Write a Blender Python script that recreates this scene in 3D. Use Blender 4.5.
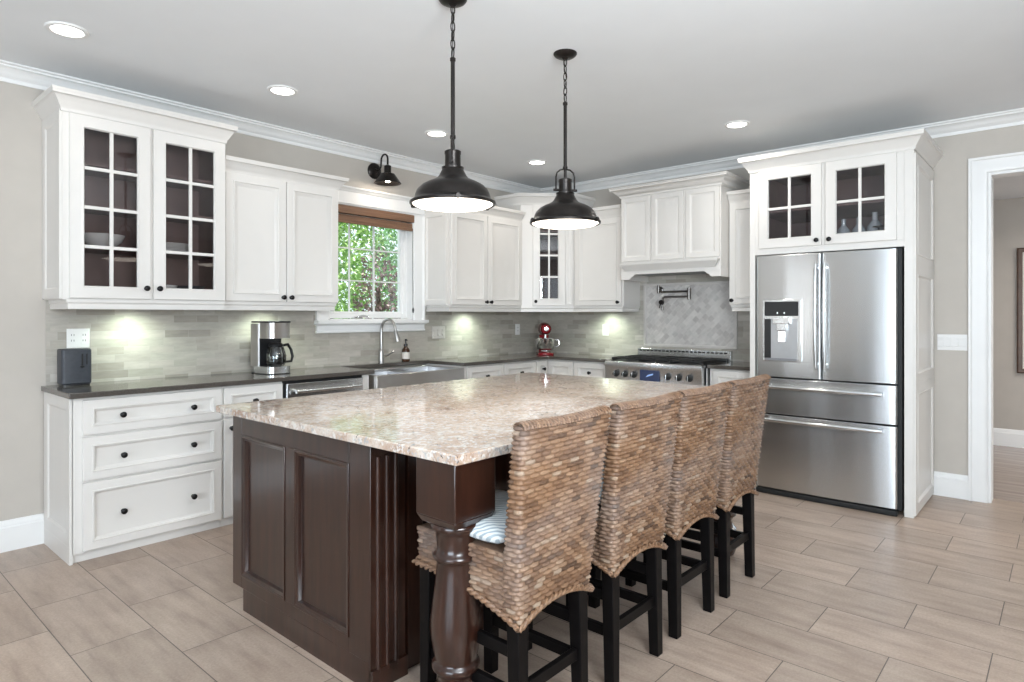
import bpy, bmesh, math, random
import numpy as np
from mathutils import Vector, Matrix

for o in list(bpy.data.objects):
    bpy.data.objects.remove(o, do_unlink=True)
SC = bpy.context.scene
COL = SC.collection
R = math.radians
PI = math.pi
rnd = random.Random(7)

# ------------------------------------------------------------------ camera, world, light, exposure
CAM = (-5.707, -4.584, 1.3505)
cd = bpy.data.cameras.new('camera')
cam = bpy.data.objects.new('camera', cd)
COL.objects.link(cam)
cam.location = CAM
cam.rotation_euler = (R(90), 0, 0.7201 - R(90))
cd.sensor_width = 36.0
cd.lens = 36.0 * 636.446 / 1024
cd.shift_y = -(341 - 315.2) / 1024
cd.clip_start = 0.05
SC.camera = cam

SC.view_settings.view_transform = 'Standard'
SC.view_settings.look = 'None'
SC.view_settings.gamma = 1.0
SC.view_settings.use_curve_mapping = False
SC.view_settings.exposure = 0.0

w = bpy.data.worlds.new('World')
SC.world = w
w.use_nodes = True
bg = w.node_tree.nodes['Background']
bg.inputs[0].default_value = (0.80, 0.90, 1.0, 1)
bg.inputs[1].default_value = 2.0


def lamp(name, kind, loc, energy, color=(1, 1, 1), target=None, **kw):
    d = bpy.data.lights.new(name, kind)
    d.energy = energy
    d.color = color
    for k, v in kw.items():
        setattr(d, k, v)
    o = bpy.data.objects.new(name, d)
    COL.objects.link(o)
    o.location = loc
    if target is not None:
        o.rotation_euler = (Vector(target) - Vector(loc)).to_track_quat('-Z', 'Y').to_euler()
    return o


# sun on the garden (comes over the house from the right, never enters the room)
lamp('sun', 'SUN', (0, 6, 8), 12, (1, 0.95, 0.86), target=(-4.4, 6.0, 1.0), angle=R(1))
# daylight through the patio doors (left) and the windows (behind the camera)
lamp('daylight_left', 'AREA', (-9.12, -4.65, 1.35), 160, (0.74, 0.87, 1.0), target=(0, -4.65, 1.35),
     shape='RECTANGLE', size=3.0, size_y=2.0)
lamp('daylight_front', 'AREA', (-6.0, -8.42, 1.45), 4, (0.90, 0.95, 1.0), target=(-6.0, 0, 1.45),
     shape='RECTANGLE', size=2.0, size_y=1.9)
# added lamp that puts a bright vertical streak into the refrigerator's reflection
lamp('fridge_streak_lamp', 'AREA', (-9.12, -.275, 1.25), 11, (0.92, 0.96, 1.0), target=(0, -.275, 1.25), shape='RECTANGLE', size=.24, size_y=2.2)
# added fill behind the camera, aimed up to brighten the ceiling
lamp('ceiling_fill', 'AREA', (-5.4, -5.6, 1.75), 185, (0.87, 0.945, 1.0), target=(-4.6, -4.6, 2.78),
     shape='RECTANGLE', size=1.2, size_y=1.2)
CANS = [(-4.78, -0.81), (-3.63, -0.825), (-2.34, -0.845), (-1.09, -0.845), (-1.02, -2.71)]
for cx, cy in CANS:
    lamp('downlight_glow', 'AREA', (cx, cy, 2.768), 4.5 if cx > -3 else 1.0, (1, 0.95, 0.88), target=(cx, cy, 0), shape='DISK', size=0.14,
         spread=R(150))
for x, y, ex, ey in [(-4.25, -0.17, 0, 0), (-3.35, -0.17, 0, 0), (-1.22, -0.17, 0, 0), (-0.17, -0.98, 0, 0)]:
    lamp('puck_glow', 'SPOT', (x, y, 1.435), 26, (0.84, 1.0, 0.84), target=(x, y + .05 if y > -.5 else y, 0.93) if y > -.5 else (x + .05, y, .93),
         spot_size=R(140), spot_blend=1.0, shadow_soft_size=0.05)


# ------------------------------------------------------------------ node material helpers
class NT:
    def __init__(self, name):
        self.m = bpy.data.materials.new(name)
        self.m.use_nodes = True
        self.t = self.m.node_tree
        self.b = self.t.nodes['Principled BSDF']
        self.out = self.t.nodes['Material Output']

    def n(self, kind, **kw):
        nd = self.t.nodes.new(kind)
        for k, v in kw.items():
            if k.startswith('i_'):
                key = k[2:]
                nd.inputs[int(key) if key.isdigit() else key].default_value = v
            else:
                setattr(nd, k, v)
        return nd

    def l(self, a, b):
        self.t.links.new(a, b)

    def set(self, **kw):
        for k, v in kw.items():
            self.b.inputs[k.replace('_', ' ')].default_value = v
        return self

    def coords(self, scale=(1, 1, 1), rot=(0, 0, 0), loc=(0, 0, 0), kind='Object'):
        tc = self.n('ShaderNodeTexCoord')
        mp = self.n('ShaderNodeMapping')
        mp.inputs['Scale'].default_value = scale
        mp.inputs['Rotation'].default_value = rot
        mp.inputs['Location'].default_value = loc
        self.l(tc.outputs[kind], mp.inputs['Vector'])
        return mp.outputs['Vector']

    def noise(self, vec, scale, detail=3, rough=0.5):
        nd = self.n('ShaderNodeTexNoise')
        nd.inputs['Scale'].default_value = scale
        nd.inputs['Detail'].default_value = detail
        nd.inputs['Roughness'].default_value = rough
        if vec is not None:
            self.l(vec, nd.inputs['Vector'])
        return nd.outputs['Fac']

    def ramp(self, fac, stops):
        r = self.n('ShaderNodeValToRGB')
        el = r.color_ramp.elements
        while len(el) < len(stops):
            el.new(0.5)
        for e, (p, c) in zip(el, stops):
            e.position = p
            e.color = (c[0], c[1], c[2], 1) if not isinstance(c, float) else (c, c, c, 1)
        self.l(fac, r.inputs['Fac'])
        return r.outputs['Color']

    def mix(self, fac, a, b, mode='MIX'):
        m = self.n('ShaderNodeMix', data_type='RGBA', blend_type=mode)
        ins = {'f': m.inputs[0], 'a': m.inputs[6], 'b': m.inputs[7]}
        for k, v in (('f', fac), ('a', a), ('b', b)):
            if isinstance(v, (int, float)):
                ins[k].default_value = v
            elif isinstance(v, tuple):
                ins[k].default_value = (v[0], v[1], v[2], 1)
            else:
                self.l(v, ins[k])
        return m.outputs[2]

    def bump(self, height, strength=0.2, dist=0.01):
        b = self.n('ShaderNodeBump')
        b.inputs['Strength'].default_value = strength
        b.inputs['Distance'].default_value = dist
        self.l(height, b.inputs['Height'])
        self.l(b.outputs['Normal'], self.b.inputs['Normal'])

    def color(self, sock):
        self.l(sock, self.b.inputs['Base Color'])


def simple(name, col, rough=0.5, metal=0.0, noise=0.0, nscale=20, **kw):
    t = NT(name)
    t.set(Base_Color=(col[0], col[1], col[2], 1), Roughness=rough, Metallic=metal, **kw)
    if noise:
        v = t.coords()
        f = t.noise(v, nscale)
        c = t.ramp(f, [(0.3, tuple(max(0, x * (1 - noise)) for x in col)), (0.7, tuple(min(1, x * (1 + noise)) for x in col))])
        t.color(c)
    return t.m


M = {}
M['cabinet'] = simple('painted_cabinet_white', (0.715, 0.688, 0.652), 0.36, noise=0.012, nscale=6)
M['trim'] = simple('trim_white', (0.82, 0.815, 0.80), 0.4, noise=0.01, nscale=5)
M['wall'] = simple('greige_wall', (0.515, 0.474, 0.425), 0.75, noise=0.02, nscale=8)
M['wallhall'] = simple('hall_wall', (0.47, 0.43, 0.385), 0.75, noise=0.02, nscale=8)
M['ceiling'] = simple('ceiling_white', (0.80, 0.82, 0.835), 0.85, noise=0.01, nscale=4)
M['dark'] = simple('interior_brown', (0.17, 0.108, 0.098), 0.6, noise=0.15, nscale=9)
M['black'] = simple('black_metal', (0.012, 0.011, 0.011), 0.35, 0.6, noise=0.2, nscale=30)
M['bronze'] = simple('oil_rubbed_bronze', (0.028, 0.024, 0.022), 0.34, 0.75, noise=0.25, nscale=25)
M['legwood'] = simple('black_leg_wood', (0.004, 0.0033, 0.0033), 0.42, noise=0.2, nscale=20, Specular_IOR_Level=0.12)
M['blackplastic'] = simple('black_plastic', (0.012, 0.012, 0.013), 0.3, noise=0.1, nscale=40)
M['rubber'] = simple('black_gap', (0.006, 0.006, 0.006), 0.6, noise=0.1)
M['slate'] = simple('charcoal_plastic', (0.035, 0.040, 0.050), 0.42, noise=0.12, nscale=60)
M['plate'] = simple('white_plate', (0.78, 0.77, 0.75), 0.35, noise=0.01)
M['stoneplate'] = simple('beige_plate', (0.60, 0.565, 0.52), 0.4, noise=0.02)
M['porcelain'] = simple('porcelain', (0.72, 0.71, 0.69), 0.18, noise=0.02)
M['red'] = simple('red_enamel', (0.22, 0.006, 0.012), 0.18, noise=0.05)
M['chrome'] = simple('chrome', (0.72, 0.72, 0.73), 0.12, 1.0, noise=0.02)
M['nickel'] = simple('brushed_nickel', (0.45, 0.44, 0.42), 0.28, 1.0, noise=0.05)
M['gunmetal'] = simple('gunmetal', (0.17, 0.16, 0.15), 0.3, 1.0, noise=0.08)
M['iron'] = simple('cast_iron', (0.012, 0.012, 0.012), 0.55, noise=0.2)
M['amber'] = simple('amber_glass', (0.05, 0.018, 0.006), 0.12, noise=0.2)
M['paper'] = simple('paper_label', (0.72, 0.68, 0.62), 0.7, noise=0.03)
M['grill'] = simple('grey_plastic', (0.22, 0.22, 0.23), 0.4, noise=0.05)
M['recessgrey'] = simple('light_grey_recess', (0.46, 0.47, 0.48), 0.3, 0.6, noise=0.03)
M['slot'] = simple('socket_slot', (0.10, 0.10, 0.10), 0.5, noise=0.05)
M['picframe'] = simple('picture_frame_wood', (0.075, 0.04, 0.024), 0.4, noise=0.2)
M['picmat'] = simple('picture_mat', (0.66, 0.62, 0.58), 0.6, noise=0.03)
M['lawn'] = simple('lawn', (0.10, 0.19, 0.05), 0.9, noise=0.3, nscale=3)
M['bark'] = simple('bark', (0.06, 0.04, 0.028), 0.9, noise=0.3, nscale=20)
M['cord'] = simple('cord', (0.05, 0.05, 0.05), 0.5, noise=0.05)


def steel(name, col=(0.70, 0.715, 0.72), rough=0.27, vert=True):
    t = NT(name)
    t.set(Base_Color=(*col, 1), Metallic=1.0, Roughness=rough)
    tg = t.n('ShaderNodeTangent', direction_type='RADIAL', axis='Z')
    t.l(tg.outputs[0], t.b.inputs['Tangent'])
    t.set(Anisotropic=0.75, Anisotropic_Rotation=0.25)
    f2 = t.noise(t.coords((7, 7, 0.22)), 1.0, 0)
    t.bump(f2, 0.25, 0.012)
    return t.m


M['steel'] = steel('stainless_steel')
M['sinksteel'] = steel('sink_steel', (0.50, 0.48, 0.46), 0.3)
M['bowlsteel'] = steel('sink_bowl_steel', (0.62, 0.63, 0.65), 0.3)


def glass_mat(name, tint=(1, 1, 1), refl=1.0):
    t = NT(name)
    t.t.nodes.remove(t.b)
    tr = t.n('ShaderNodeBsdfTransparent')
    tr.inputs[0].default_value = (*tint, 1)
    gl = t.n('ShaderNodeBsdfGlossy')
    gl.inputs['Roughness'].default_value = 0.02
    fr = t.n('ShaderNodeFresnel')
    fr.inputs[0].default_value = 1.5
    mu = t.n('ShaderNodeMath', operation='MULTIPLY')
    mu.inputs[1].default_value = refl
    t.l(fr.outputs[0], mu.inputs[0])
    mx = t.n('ShaderNodeMixShader')
    t.l(mu.outputs[0], mx.inputs[0])
    t.l(tr.outputs[0], mx.inputs[1])
    t.l(gl.outputs[0], mx.inputs[2])
    t.l(mx.outputs[0], t.out.inputs['Surface'])
    return t.m


M['glass'] = glass_mat('window_glass', (0.97, 0.98, 0.98))
def pale_glass():
    t = NT('pale_cloudy_glass')
    t.t.nodes.remove(t.b)
    tr = t.n('ShaderNodeBsdfTransparent')
    tr.inputs[0].default_value = (0.9, 0.93, 0.95, 1)
    df = t.n('ShaderNodeBsdfDiffuse')
    df.inputs[0].default_value = (0.66, 0.72, 0.76, 1)
    gl = t.n('ShaderNodeBsdfGlossy')
    gl.inputs['Roughness'].default_value = 0.05
    m1 = t.n('ShaderNodeMixShader')
    m1.inputs[0].default_value = 0.42
    t.l(tr.outputs[0], m1.inputs[1]); t.l(df.outputs[0], m1.inputs[2])
    m2 = t.n('ShaderNodeMixShader')
    m2.inputs[0].default_value = 0.10
    t.l(m1.outputs[0], m2.inputs[1]); t.l(gl.outputs[0], m2.inputs[2])
    t.l(m2.outputs[0], t.out.inputs['Surface'])
    return t.m


M['palebottle'] = pale_glass()
M['cabglass'] = glass_mat('cabinet_glass', (0.93, 0.92, 0.92), 1.0)
M['bottleglass'] = glass_mat('clear_bottle_glass', (0.86, 0.89, 0.90), 2.2)


def emis(name, col, s):
    t = NT(name)
    t.set(Base_Color=(0.9, 0.9, 0.88, 1) if max(col) > .97 else (.01, .01, .015, 1), Roughness=0.3)
    t.b.inputs['Emission Color'].default_value = (*col, 1)
    t.b.inputs['Emission Strength'].default_value = s
    return t.m


M['lens'] = emis('downlight_lens', (1, 0.97, 0.92), 9)
M['diffuser'] = emis('pendant_diffuser', (1, 0.90, 0.77), 2.6)
M['bulb'] = emis('sconce_bulb', (1, 0.88, 0.72), 12)
M['lcd'] = emis('range_display', (0.05, 0.10, 0.32), 0.22)
M['lcdicon'] = emis('display_icon', (0.35, 0.55, 0.95), 0.9)
M['dispicon'] = emis('panel_icon', (0.9, 0.95, 1.0), 0.8)


def floor_mat():
    t = NT('wood_look_tile')
    # long side of every tile runs along y; X of the texture = y + shift, Y = x + shift
    tc = t.n('ShaderNodeTexCoord')
    sp = t.n('ShaderNodeSeparateXYZ')
    t.l(tc.outputs['Object'], sp.inputs[0])
    ax = t.n('ShaderNodeMath', operation='ADD'); ax.inputs[1].default_value = 3.435 + 0.30525 + 20 * 0.6105
    ay = t.n('ShaderNodeMath', operation='ADD'); ay.inputs[1].default_value = 2.53 + 40 * 0.3045
    t.l(sp.outputs[1], ax.inputs[0]); t.l(sp.outputs[0], ay.inputs[0])
    cb = t.n('ShaderNodeCombineXYZ')
    t.l(ax.outputs[0], cb.inputs[0]); t.l(ay.outputs[0], cb.inputs[1])
    br = t.n('ShaderNodeTexBrick')
    br.offset = 0.5; br.offset_frequency = 2
    br.inputs['Scale'].default_value = 1.0
    br.inputs['Brick Width'].default_value = 0.6105
    br.inputs['Row Height'].default_value = 0.3045
    br.inputs['Mortar Size'].default_value = 0.0022
    br.inputs['Mortar Smooth'].default_value = 0.2
    br.inputs['Color1'].default_value = (0.0, 0.0, 0.0, 1)
    br.inputs['Color2'].default_value = (1, 1, 1, 1)
    br.inputs['Mortar'].default_value = (0.5, 0.5, 0.5, 1)
    t.l(cb.outputs[0], br.inputs['Vector'])
    # streaks along the tile
    off = t.n('ShaderNodeVectorMath', operation='SCALE'); off.inputs['Scale'].default_value = 13.0
    t.l(br.outputs['Color'], off.inputs[0])
    ad = t.n('ShaderNodeVectorMath', operation='ADD')
    t.l(cb.outputs[0], ad.inputs[0]); t.l(off.outputs[0], ad.inputs[1])
    mp = t.n('ShaderNodeMapping'); mp.inputs['Scale'].default_value = (2.2, 16, 1)
    t.l(ad.outputs[0], mp.inputs['Vector'])
    f1 = t.noise(mp.outputs[0], 1.0, 6, 0.62)
    mp2 = t.n('ShaderNodeMapping'); mp2.inputs['Scale'].default_value = (3, 4.5, 1)
    t.l(ad.outputs[0], mp2.inputs['Vector'])
    f2 = t.noise(mp2.outputs[0], 1.3, 5, 0.6)
    c1 = t.ramp(f1, [(0.28, (0.235, 0.160, 0.118)), (0.48, (0.40, 0.302, 0.236)), (0.72, (0.53, 0.425, 0.342))])
    c2 = t.ramp(f2, [(0.3, (0.285, 0.212, 0.165)), (0.7, (0.50, 0.402, 0.33))])
    f3 = t.noise(tc.outputs['Object'], 95, 3, 0.7)
    c = t.mix(0.42, c1, c2)
    c = t.mix(1.0, c, t.ramp(f3, [(0.3, 0.88), (0.7, 1.12)]), 'MULTIPLY')
    var = t.ramp(br.outputs['Color'], [(0.0, 0.90), (1.0, 1.08)])
    c = t.mix(1.0, c, var, 'MULTIPLY')
    c = t.mix(br.outputs['Fac'], c, (0.10, 0.078, 0.062))
    t.color(c)
    t.set(Roughness=0.36)
    rr = t.ramp(f1, [(0.2, 0.30), (0.8, 0.42)])
    t.l(rr, t.b.inputs['Roughness'])
    inv = t.n('ShaderNodeMath', operation='SUBTRACT'); inv.inputs[0].default_value = 1.0
    t.l(br.outputs['Fac'], inv.inputs[1])
    t.bump(inv.outputs[0], 0.35, 0.003)
    return t.m


M['floor'] = floor_mat()


def hall_floor_mat():
    t = NT('hall_hardwood')
    v = t.coords((14, 1.2, 1))
    f = t.noise(v, 1.0, 5, 0.6)
    c = t.ramp(f, [(0.3, (0.24, 0.185, 0.155)), (0.7, (0.40, 0.33, 0.29))])
    t.color(c)
    t.set(Roughness=0.22)
    return t.m


M['hallfloor'] = hall_floor_mat()


def tile_mat(name, axis, bw=0.21, rh=0.0500, rot=0.0, cols=None, mortar=(0.42, 0.395, 0.345)):
    t = NT(name)
    tc = t.n('ShaderNodeTexCoord')
    sp = t.n('ShaderNodeSeparateXYZ')
    t.l(tc.outputs['Object'], sp.inputs[0])
    cb = t.n('ShaderNodeCombineXYZ')
    t.l(sp.outputs[axis], cb.inputs[0]); t.l(sp.outputs[2], cb.inputs[1])
    mp = t.n('ShaderNodeMapping')
    mp.inputs['Rotation'].default_value = (0, 0, rot)
    mp.inputs['Location'].default_value = (20, 3, 0)
    t.l(cb.outputs[0], mp.inputs['Vector'])
    br = t.n('ShaderNodeTexBrick')
    br.offset = 0.37 if not rot else 0.5; br.offset_frequency = 3 if not rot else 2
    br.squash = 0.72 if not rot else 1.0; br.squash_frequency = 2
    br.inputs['Scale'].default_value = 1.0
    br.inputs['Brick Width'].default_value = bw
    br.inputs['Row Height'].default_value = rh
    br.inputs['Mortar Size'].default_value = 0.0012
    br.inputs['Mortar Smooth'].default_value = 0.3
    br.inputs['Color1'].default_value = (0, 0, 0, 1)
    br.inputs['Color2'].default_value = (1, 1, 1, 1)
    br.inputs['Mortar'].default_value = (0.5, 0.5, 0.5, 1)
    t.l(mp.outputs[0], br.inputs['Vector'])
    off = t.n('ShaderNodeVectorMath', operation='SCALE'); off.inputs['Scale'].default_value = 17.0
    t.l(br.outputs['Color'], off.inputs[0])
    ad = t.n('ShaderNodeVectorMath', operation='ADD')
    t.l(mp.outputs[0], ad.inputs[0]); t.l(off.outputs[0], ad.inputs[1])
    mp2 = t.n('ShaderNodeMapping'); mp2.inputs['Scale'].default_value = (9, 34, 9)
    t.l(ad.outputs[0], mp2.inputs['Vector'])
    f = t.noise(mp2.outputs[0], 1.0, 4, 0.6)
    cols = cols or [(0.0, (0.33, 0.305, 0.26)), (0.25, (0.43, 0.395, 0.345)), (0.5, (0.49, 0.455, 0.405)), (0.75, (0.39, 0.37, 0.315)), (1.0, (0.56, 0.525, 0.475))]
    c = t.ramp(br.outputs['Color'], cols)
    veins = t.ramp(f, [(0.25, 0.82), (0.6, 1.0), (0.8, 1.1)])
    c = t.mix(1.0, c, veins, 'MULTIPLY')
    c = t.mix(br.outputs['Fac'], c, mortar)
    t.color(c)
    t.set(Roughness=0.42)
    inv = t.n('ShaderNodeMath', operation='SUBTRACT'); inv.inputs[0].default_value = 1.0
    t.l(br.outputs['Fac'], inv.inputs[1])
    t.bump(inv.outputs[0], 0.4, 0.002)
    return t.m


M['tileW1'] = tile_mat('stone_strip_tile', 0)
M['tileW2'] = tile_mat('stone_strip_tile_range', 1)
M['tilediag'] = tile_mat('diagonal_mosaic', 1, 0.056, 0.050, R(45),
                         [(0.0, (0.46, 0.43, 0.41)), (0.4, (0.56, 0.53, 0.505)), (0.7, (0.64, 0.61, 0.58)), (1.0, (0.52, 0.50, 0.475))],
                         (0.60, 0.58, 0.55))
M['tileborder'] = simple('stone_border', (0.56, 0.53, 0.50), 0.4, noise=0.06, nscale=15)


def quartz():
    t = NT('brown_grey_quartz')
    v = t.coords()
    f = t.noise(v, 220, 3)
    c = t.ramp(f, [(0.3, (0.062, 0.054, 0.047)), (0.7, (0.105, 0.092, 0.080))])
    t.color(c)
    t.set(Roughness=0.09, Specular_IOR_Level=0.8)
    return t.m


M['quartz'] = quartz()


def granite():
    t = NT('cream_granite')
    v = t.coords((1, 1, 1))
    n1 = t.noise(v, 7, 6, 0.7)
    c1 = t.ramp(n1, [(0.32, (0.33, 0.215, 0.155)), (0.44, (0.46, 0.34, 0.262)), (0.54, (0.55, 0.455, 0.38)), (0.70, (0.64, 0.59, 0.535))])
    n2 = t.noise(t.coords((1.35, 1.0, 1), rot=(0, 0, R(41))), 26, 6, 0.75)
    m2 = t.ramp(n2, [(0.52, 0.0), (0.62, 0.65)])
    c2 = t.mix(m2, c1, (0.30, 0.185, 0.13))
    n3 = t.noise(t.coords((1.3, 1.0, 1), loc=(7, 3, 1)), 38, 5, 0.75)
    m3 = t.ramp(n3, [(0.60, 0.0), (0.64, 1.0)])
    c3 = t.mix(m3, c2, (0.055, 0.040, 0.036))
    n4 = t.noise(t.coords(loc=(2, 8, 5)), 55, 4, 0.65)
    m4 = t.ramp(n4, [(0.55, 0.0), (0.62, 0.9)])
    c4 = t.mix(m4, c3, (0.36, 0.36, 0.36))
    n5 = t.noise(t.coords(loc=(5, 1, 5)), 48, 4, 0.65)
    m5 = t.ramp(n5, [(0.52, 0.0), (0.60, 0.85)])
    c5 = t.mix(m5, c4, (0.66, 0.63, 0.59))
    t.color(c5)
    t.set(Roughness=0.07)
    return t.m


M['granite'] = granite()


def darkwood(name='espresso_wood', sc=(3, 3, 0.35)):
    t = NT(name)
    v = t.coords(sc)
    f = t.noise(v, 9, 5, 0.6)
    c = t.ramp(f, [(0.3, (0.012, 0.0042, 0.0026)), (0.7, (0.036, 0.0125, 0.0072))])
    t.color(c)
    t.set(Roughness=0.30, Coat_Weight=0.85, Coat_Roughness=0.13, Coat_IOR=1.52, Specular_IOR_Level=0.25)
    return t.m


M['espresso'] = darkwood()


def blindmat():
    t = NT('woven_wood_shade')
    v = t.coords((2, 2, 160))
    f = t.noise(v, 1.0, 3)
    c = t.ramp(f, [(0.3, (0.11, 0.055, 0.03)), (0.55, (0.20, 0.105, 0.06)), (0.75, (0.30, 0.18, 0.11))])
    t.color(c)
    t.set(Roughness=0.6)
    t.bump(f, 0.5, 0.004)
    return t.m


M['blind'] = blindmat()


def wicker():
    t = NT('woven_rattan')
    at = t.n('ShaderNodeAttribute', attribute_name='strand')
    c = t.ramp(at.outputs['Fac'], [(0.0, (0.065, 0.033, 0.017)), (0.3, (0.145, 0.074, 0.038)), (0.6, (0.215, 0.118, 0.063)), (0.85, (0.275, 0.168, 0.100)), (1.0, (0.31, 0.225, 0.16))])
    v = t.coords((1, 1, 1))
    big = t.noise(v, 3.2, 3)
    g = t.ramp(big, [(0.46, 0.0), (0.68, 0.45)])
    c = t.mix(g, c, (0.28, 0.23, 0.205))
    f = t.noise(t.coords((60, 60, 300)), 1.0, 2)
    c = t.mix(1.0, c, t.ramp(f, [(0.3, 0.82), (0.7, 1.12)]), 'MULTIPLY')
    t.color(c)
    t.set(Roughness=0.5)
    return t.m


M['wicker'] = wicker()


def cushion():
    t = NT('lattice_cushion_fabric')
    br = t.n('ShaderNodeTexWave', wave_type='BANDS', bands_direction='DIAGONAL')
    br.inputs['Scale'].default_value = 24
    br.inputs['Distortion'].default_value = 3
    br.inputs['Detail'].default_value = 1
    t.l(t.coords(), br.inputs['Vector'])
    c = t.ramp(br.outputs['Fac'], [(0.35, (0.30, 0.35, 0.38)), (0.6, (0.62, 0.645, 0.65))])
    t.color(c)
    t.set(Roughness=0.85)
    return t.m


M['cushion'] = cushion()


def leafmat(name, a, b):
    t = NT(name)
    at = t.n('ShaderNodeAttribute', attribute_name='leafid')
    c = t.ramp(at.outputs['Fac'], [(0.0, a), (1.0, b)])
    t.color(c)
    t.set(Roughness=0.45)
    t.b.inputs['Transmission Weight'].default_value = 0.0
    return t.m


M['leafgreen'] = leafmat('green_leaves', (0.06, 0.17, 0.03), (0.40, 0.62, 0.16))
M['leafbright'] = leafmat('bright_green_leaves', (0.05, 0.20, 0.06), (0.36, 0.66, 0.28))
M['leafbronze'] = leafmat('bronze_leaves', (0.045, 0.025, 0.03), (0.30, 0.17, 0.16))


# ------------------------------------------------------------------ mesh builder
class MB:
    def __init__(self):
        self.v, self.f = [], []

    def add(self, vs, fs):
        o = len(self.v)
        self.v += [tuple(p) for p in vs]
        self.f += [tuple(i + o for i in q) for q in fs]
        return self

    def box(self, x0, x1, y0, y1, z0, z1):
        vs = [(x, y, z) for z in (z0, z1) for y in (y0, y1) for x in (x0, x1)]
        return self.add(vs, [(0, 2, 3, 1), (4, 5, 7, 6), (0, 1, 5, 4), (2, 6, 7, 3), (0, 4, 6, 2), (1, 3, 7, 5)])

    def prism(self, poly, a0, a1, axis='z'):
        """extrude a 2-D polygon along an axis: z -> (x,y), x -> (y,z), y -> (x,z)"""
        n = len(poly)
        def P(p, a):
            return {'z': (p[0], p[1], a), 'x': (a, p[0], p[1]), 'y': (p[0], a, p[1])}[axis]
        vs = [P(p, a0) for p in poly] + [P(p, a1) for p in poly]
        fs = [tuple(range(n - 1, -1, -1)), tuple(range(n, 2 * n))]
        fs += [(i, (i + 1) % n, n + (i + 1) % n, n + i) for i in range(n)]
        return self.add(vs, fs)

    def lathe(self, prof, c=(0, 0, 0), d=(0, 0, 1), n=28, cap=True):
        d = Vector(d).normalized()
        a = Vector((1, 0, 0)) if abs(d.x) < 0.9 else Vector((0, 1, 0))
        u = d.cross(a).normalized()
        v = d.cross(u)
        c = Vector(c)
        vs, fs = [], []
        for r, h in prof:
            for k in range(n):
                t = 2 * PI * k / n
                vs.append(c + d * h + (u * math.cos(t) + v * math.sin(t)) * max(r, 1e-5))
        m = len(prof)
        for i in range(m - 1):
            for k in range(n):
                k2 = (k + 1) % n
                fs.append((i * n + k, i * n + k2, (i + 1) * n + k2, (i + 1) * n + k))
        if cap:
            fs.append(tuple(range(n - 1, -1, -1)))
            fs.append(tuple((m - 1) * n + k for k in range(n)))
        return self.add(vs, fs)

    def cyl(self, p0, p1, r0, r1=None, n=20):
        r1 = r0 if r1 is None else r1
        d = Vector(p1) - Vector(p0)
        return self.lathe([(r0, 0), (r1, d.length)], p0, d, n)

    def tube(self, pts, r, n=12, closed=False):
        P = [Vector(p) for p in pts]
        m = len(P)
        rs = r if isinstance(r, (list, tuple)) else [r] * m
        vs, fs = [], []
        up = None
        for i in range(m):
            if closed:
                t = (P[(i + 1) % m] - P[i - 1]).normalized()
            else:
                t = (P[min(i + 1, m - 1)] - P[max(i - 1, 0)]).normalized()
            if up is None:
                up = t.cross(Vector((0.31, 0.87, 0.39))).normalized()
            up = (up - t * up.dot(t)).normalized()
            s = t.cross(up)
            for k in range(n):
                a = 2 * PI * k / n
                vs.append(P[i] + (up * math.cos(a) + s * math.sin(a)) * rs[i])
        for i in range(m if closed else m - 1):
            j = (i + 1) % m
            for k in range(n):
                k2 = (k + 1) % n
                fs.append((i * n + k, i * n + k2, j * n + k2, j * n + k))
        if not closed:
            fs.append(tuple(range(n - 1, -1, -1)))
            fs.append(tuple((m - 1) * n + k for k in range(n)))
        return self.add(vs, fs)

    def sweep(self, path, prof, z=0.0):
        """closed profile (out, up) swept along a plan path; out is to the right of travel, corners mitred"""
        n, m = len(path), len(prof)
        D = []
        for i in range(n - 1):
            dx, dy = path[i + 1][0] - path[i][0], path[i + 1][1] - path[i][1]
            L = math.hypot(dx, dy)
            D.append((dx / L, dy / L))
        vs, fs = [], []
        for i in range(n):
            d0 = D[max(i - 1, 0)]
            d1 = D[min(i, n - 2)]
            n0, n1 = (d0[1], -d0[0]), (d1[1], -d1[0])
            q = 1 + n0[0] * n1[0] + n0[1] * n1[1]
            mx, my = (n0[0] + n1[0]) / q, (n0[1] + n1[1]) / q
            for o, u in prof:
                vs.append((path[i][0] + mx * o, path[i][1] + my * o, z + u))
        for i in range(n - 1):
            for k in range(m):
                k2 = (k + 1) % m
                fs.append((i * m + k, i * m + k2, (i + 1) * m + k2, (i + 1) * m + k))
        fs.append(tuple(range(m - 1, -1, -1)))
        fs.append(tuple((n - 1) * m + k for k in range(m)))
        return self.add(vs, fs)

    def panel(self, x0, x1, z0, z1, loops, hole=False):
        """nested rectangular loops (inset, y) in the xz plane; the front of a door or a drawer"""
        vs, fs = [], []
        for ins, y in loops:
            vs += [(x0 + ins, y, z0 + ins), (x1 - ins, y, z0 + ins), (x1 - ins, y, z1 - ins), (x0 + ins, y, z1 - ins)]
        n = len(loops)
        for i in range(n if hole else n - 1):
            j = (i + 1) % n
            for k in range(4):
                k2 = (k + 1) % 4
                fs.append((i * 4 + k, i * 4 + k2, j * 4 + k2, j * 4 + k))
        if not hole:
            fs.append((3, 2, 1, 0))
            fs.append(tuple((n - 1) * 4 + k for k in range(4)))
        return self.add(vs, fs)

    def mesh(self, name, smooth=35):
        me = bpy.data.meshes.new(name)
        me.from_pydata(self.v, [], self.f)
        bm = bmesh.new()
        bm.from_mesh(me)
        bmesh.ops.recalc_face_normals(bm, faces=bm.faces)
        bm.to_mesh(me)
        bm.free()
        if smooth:
            me.shade_smooth()
            me.set_sharp_from_angle(angle=R(smooth))
        return me


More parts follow.
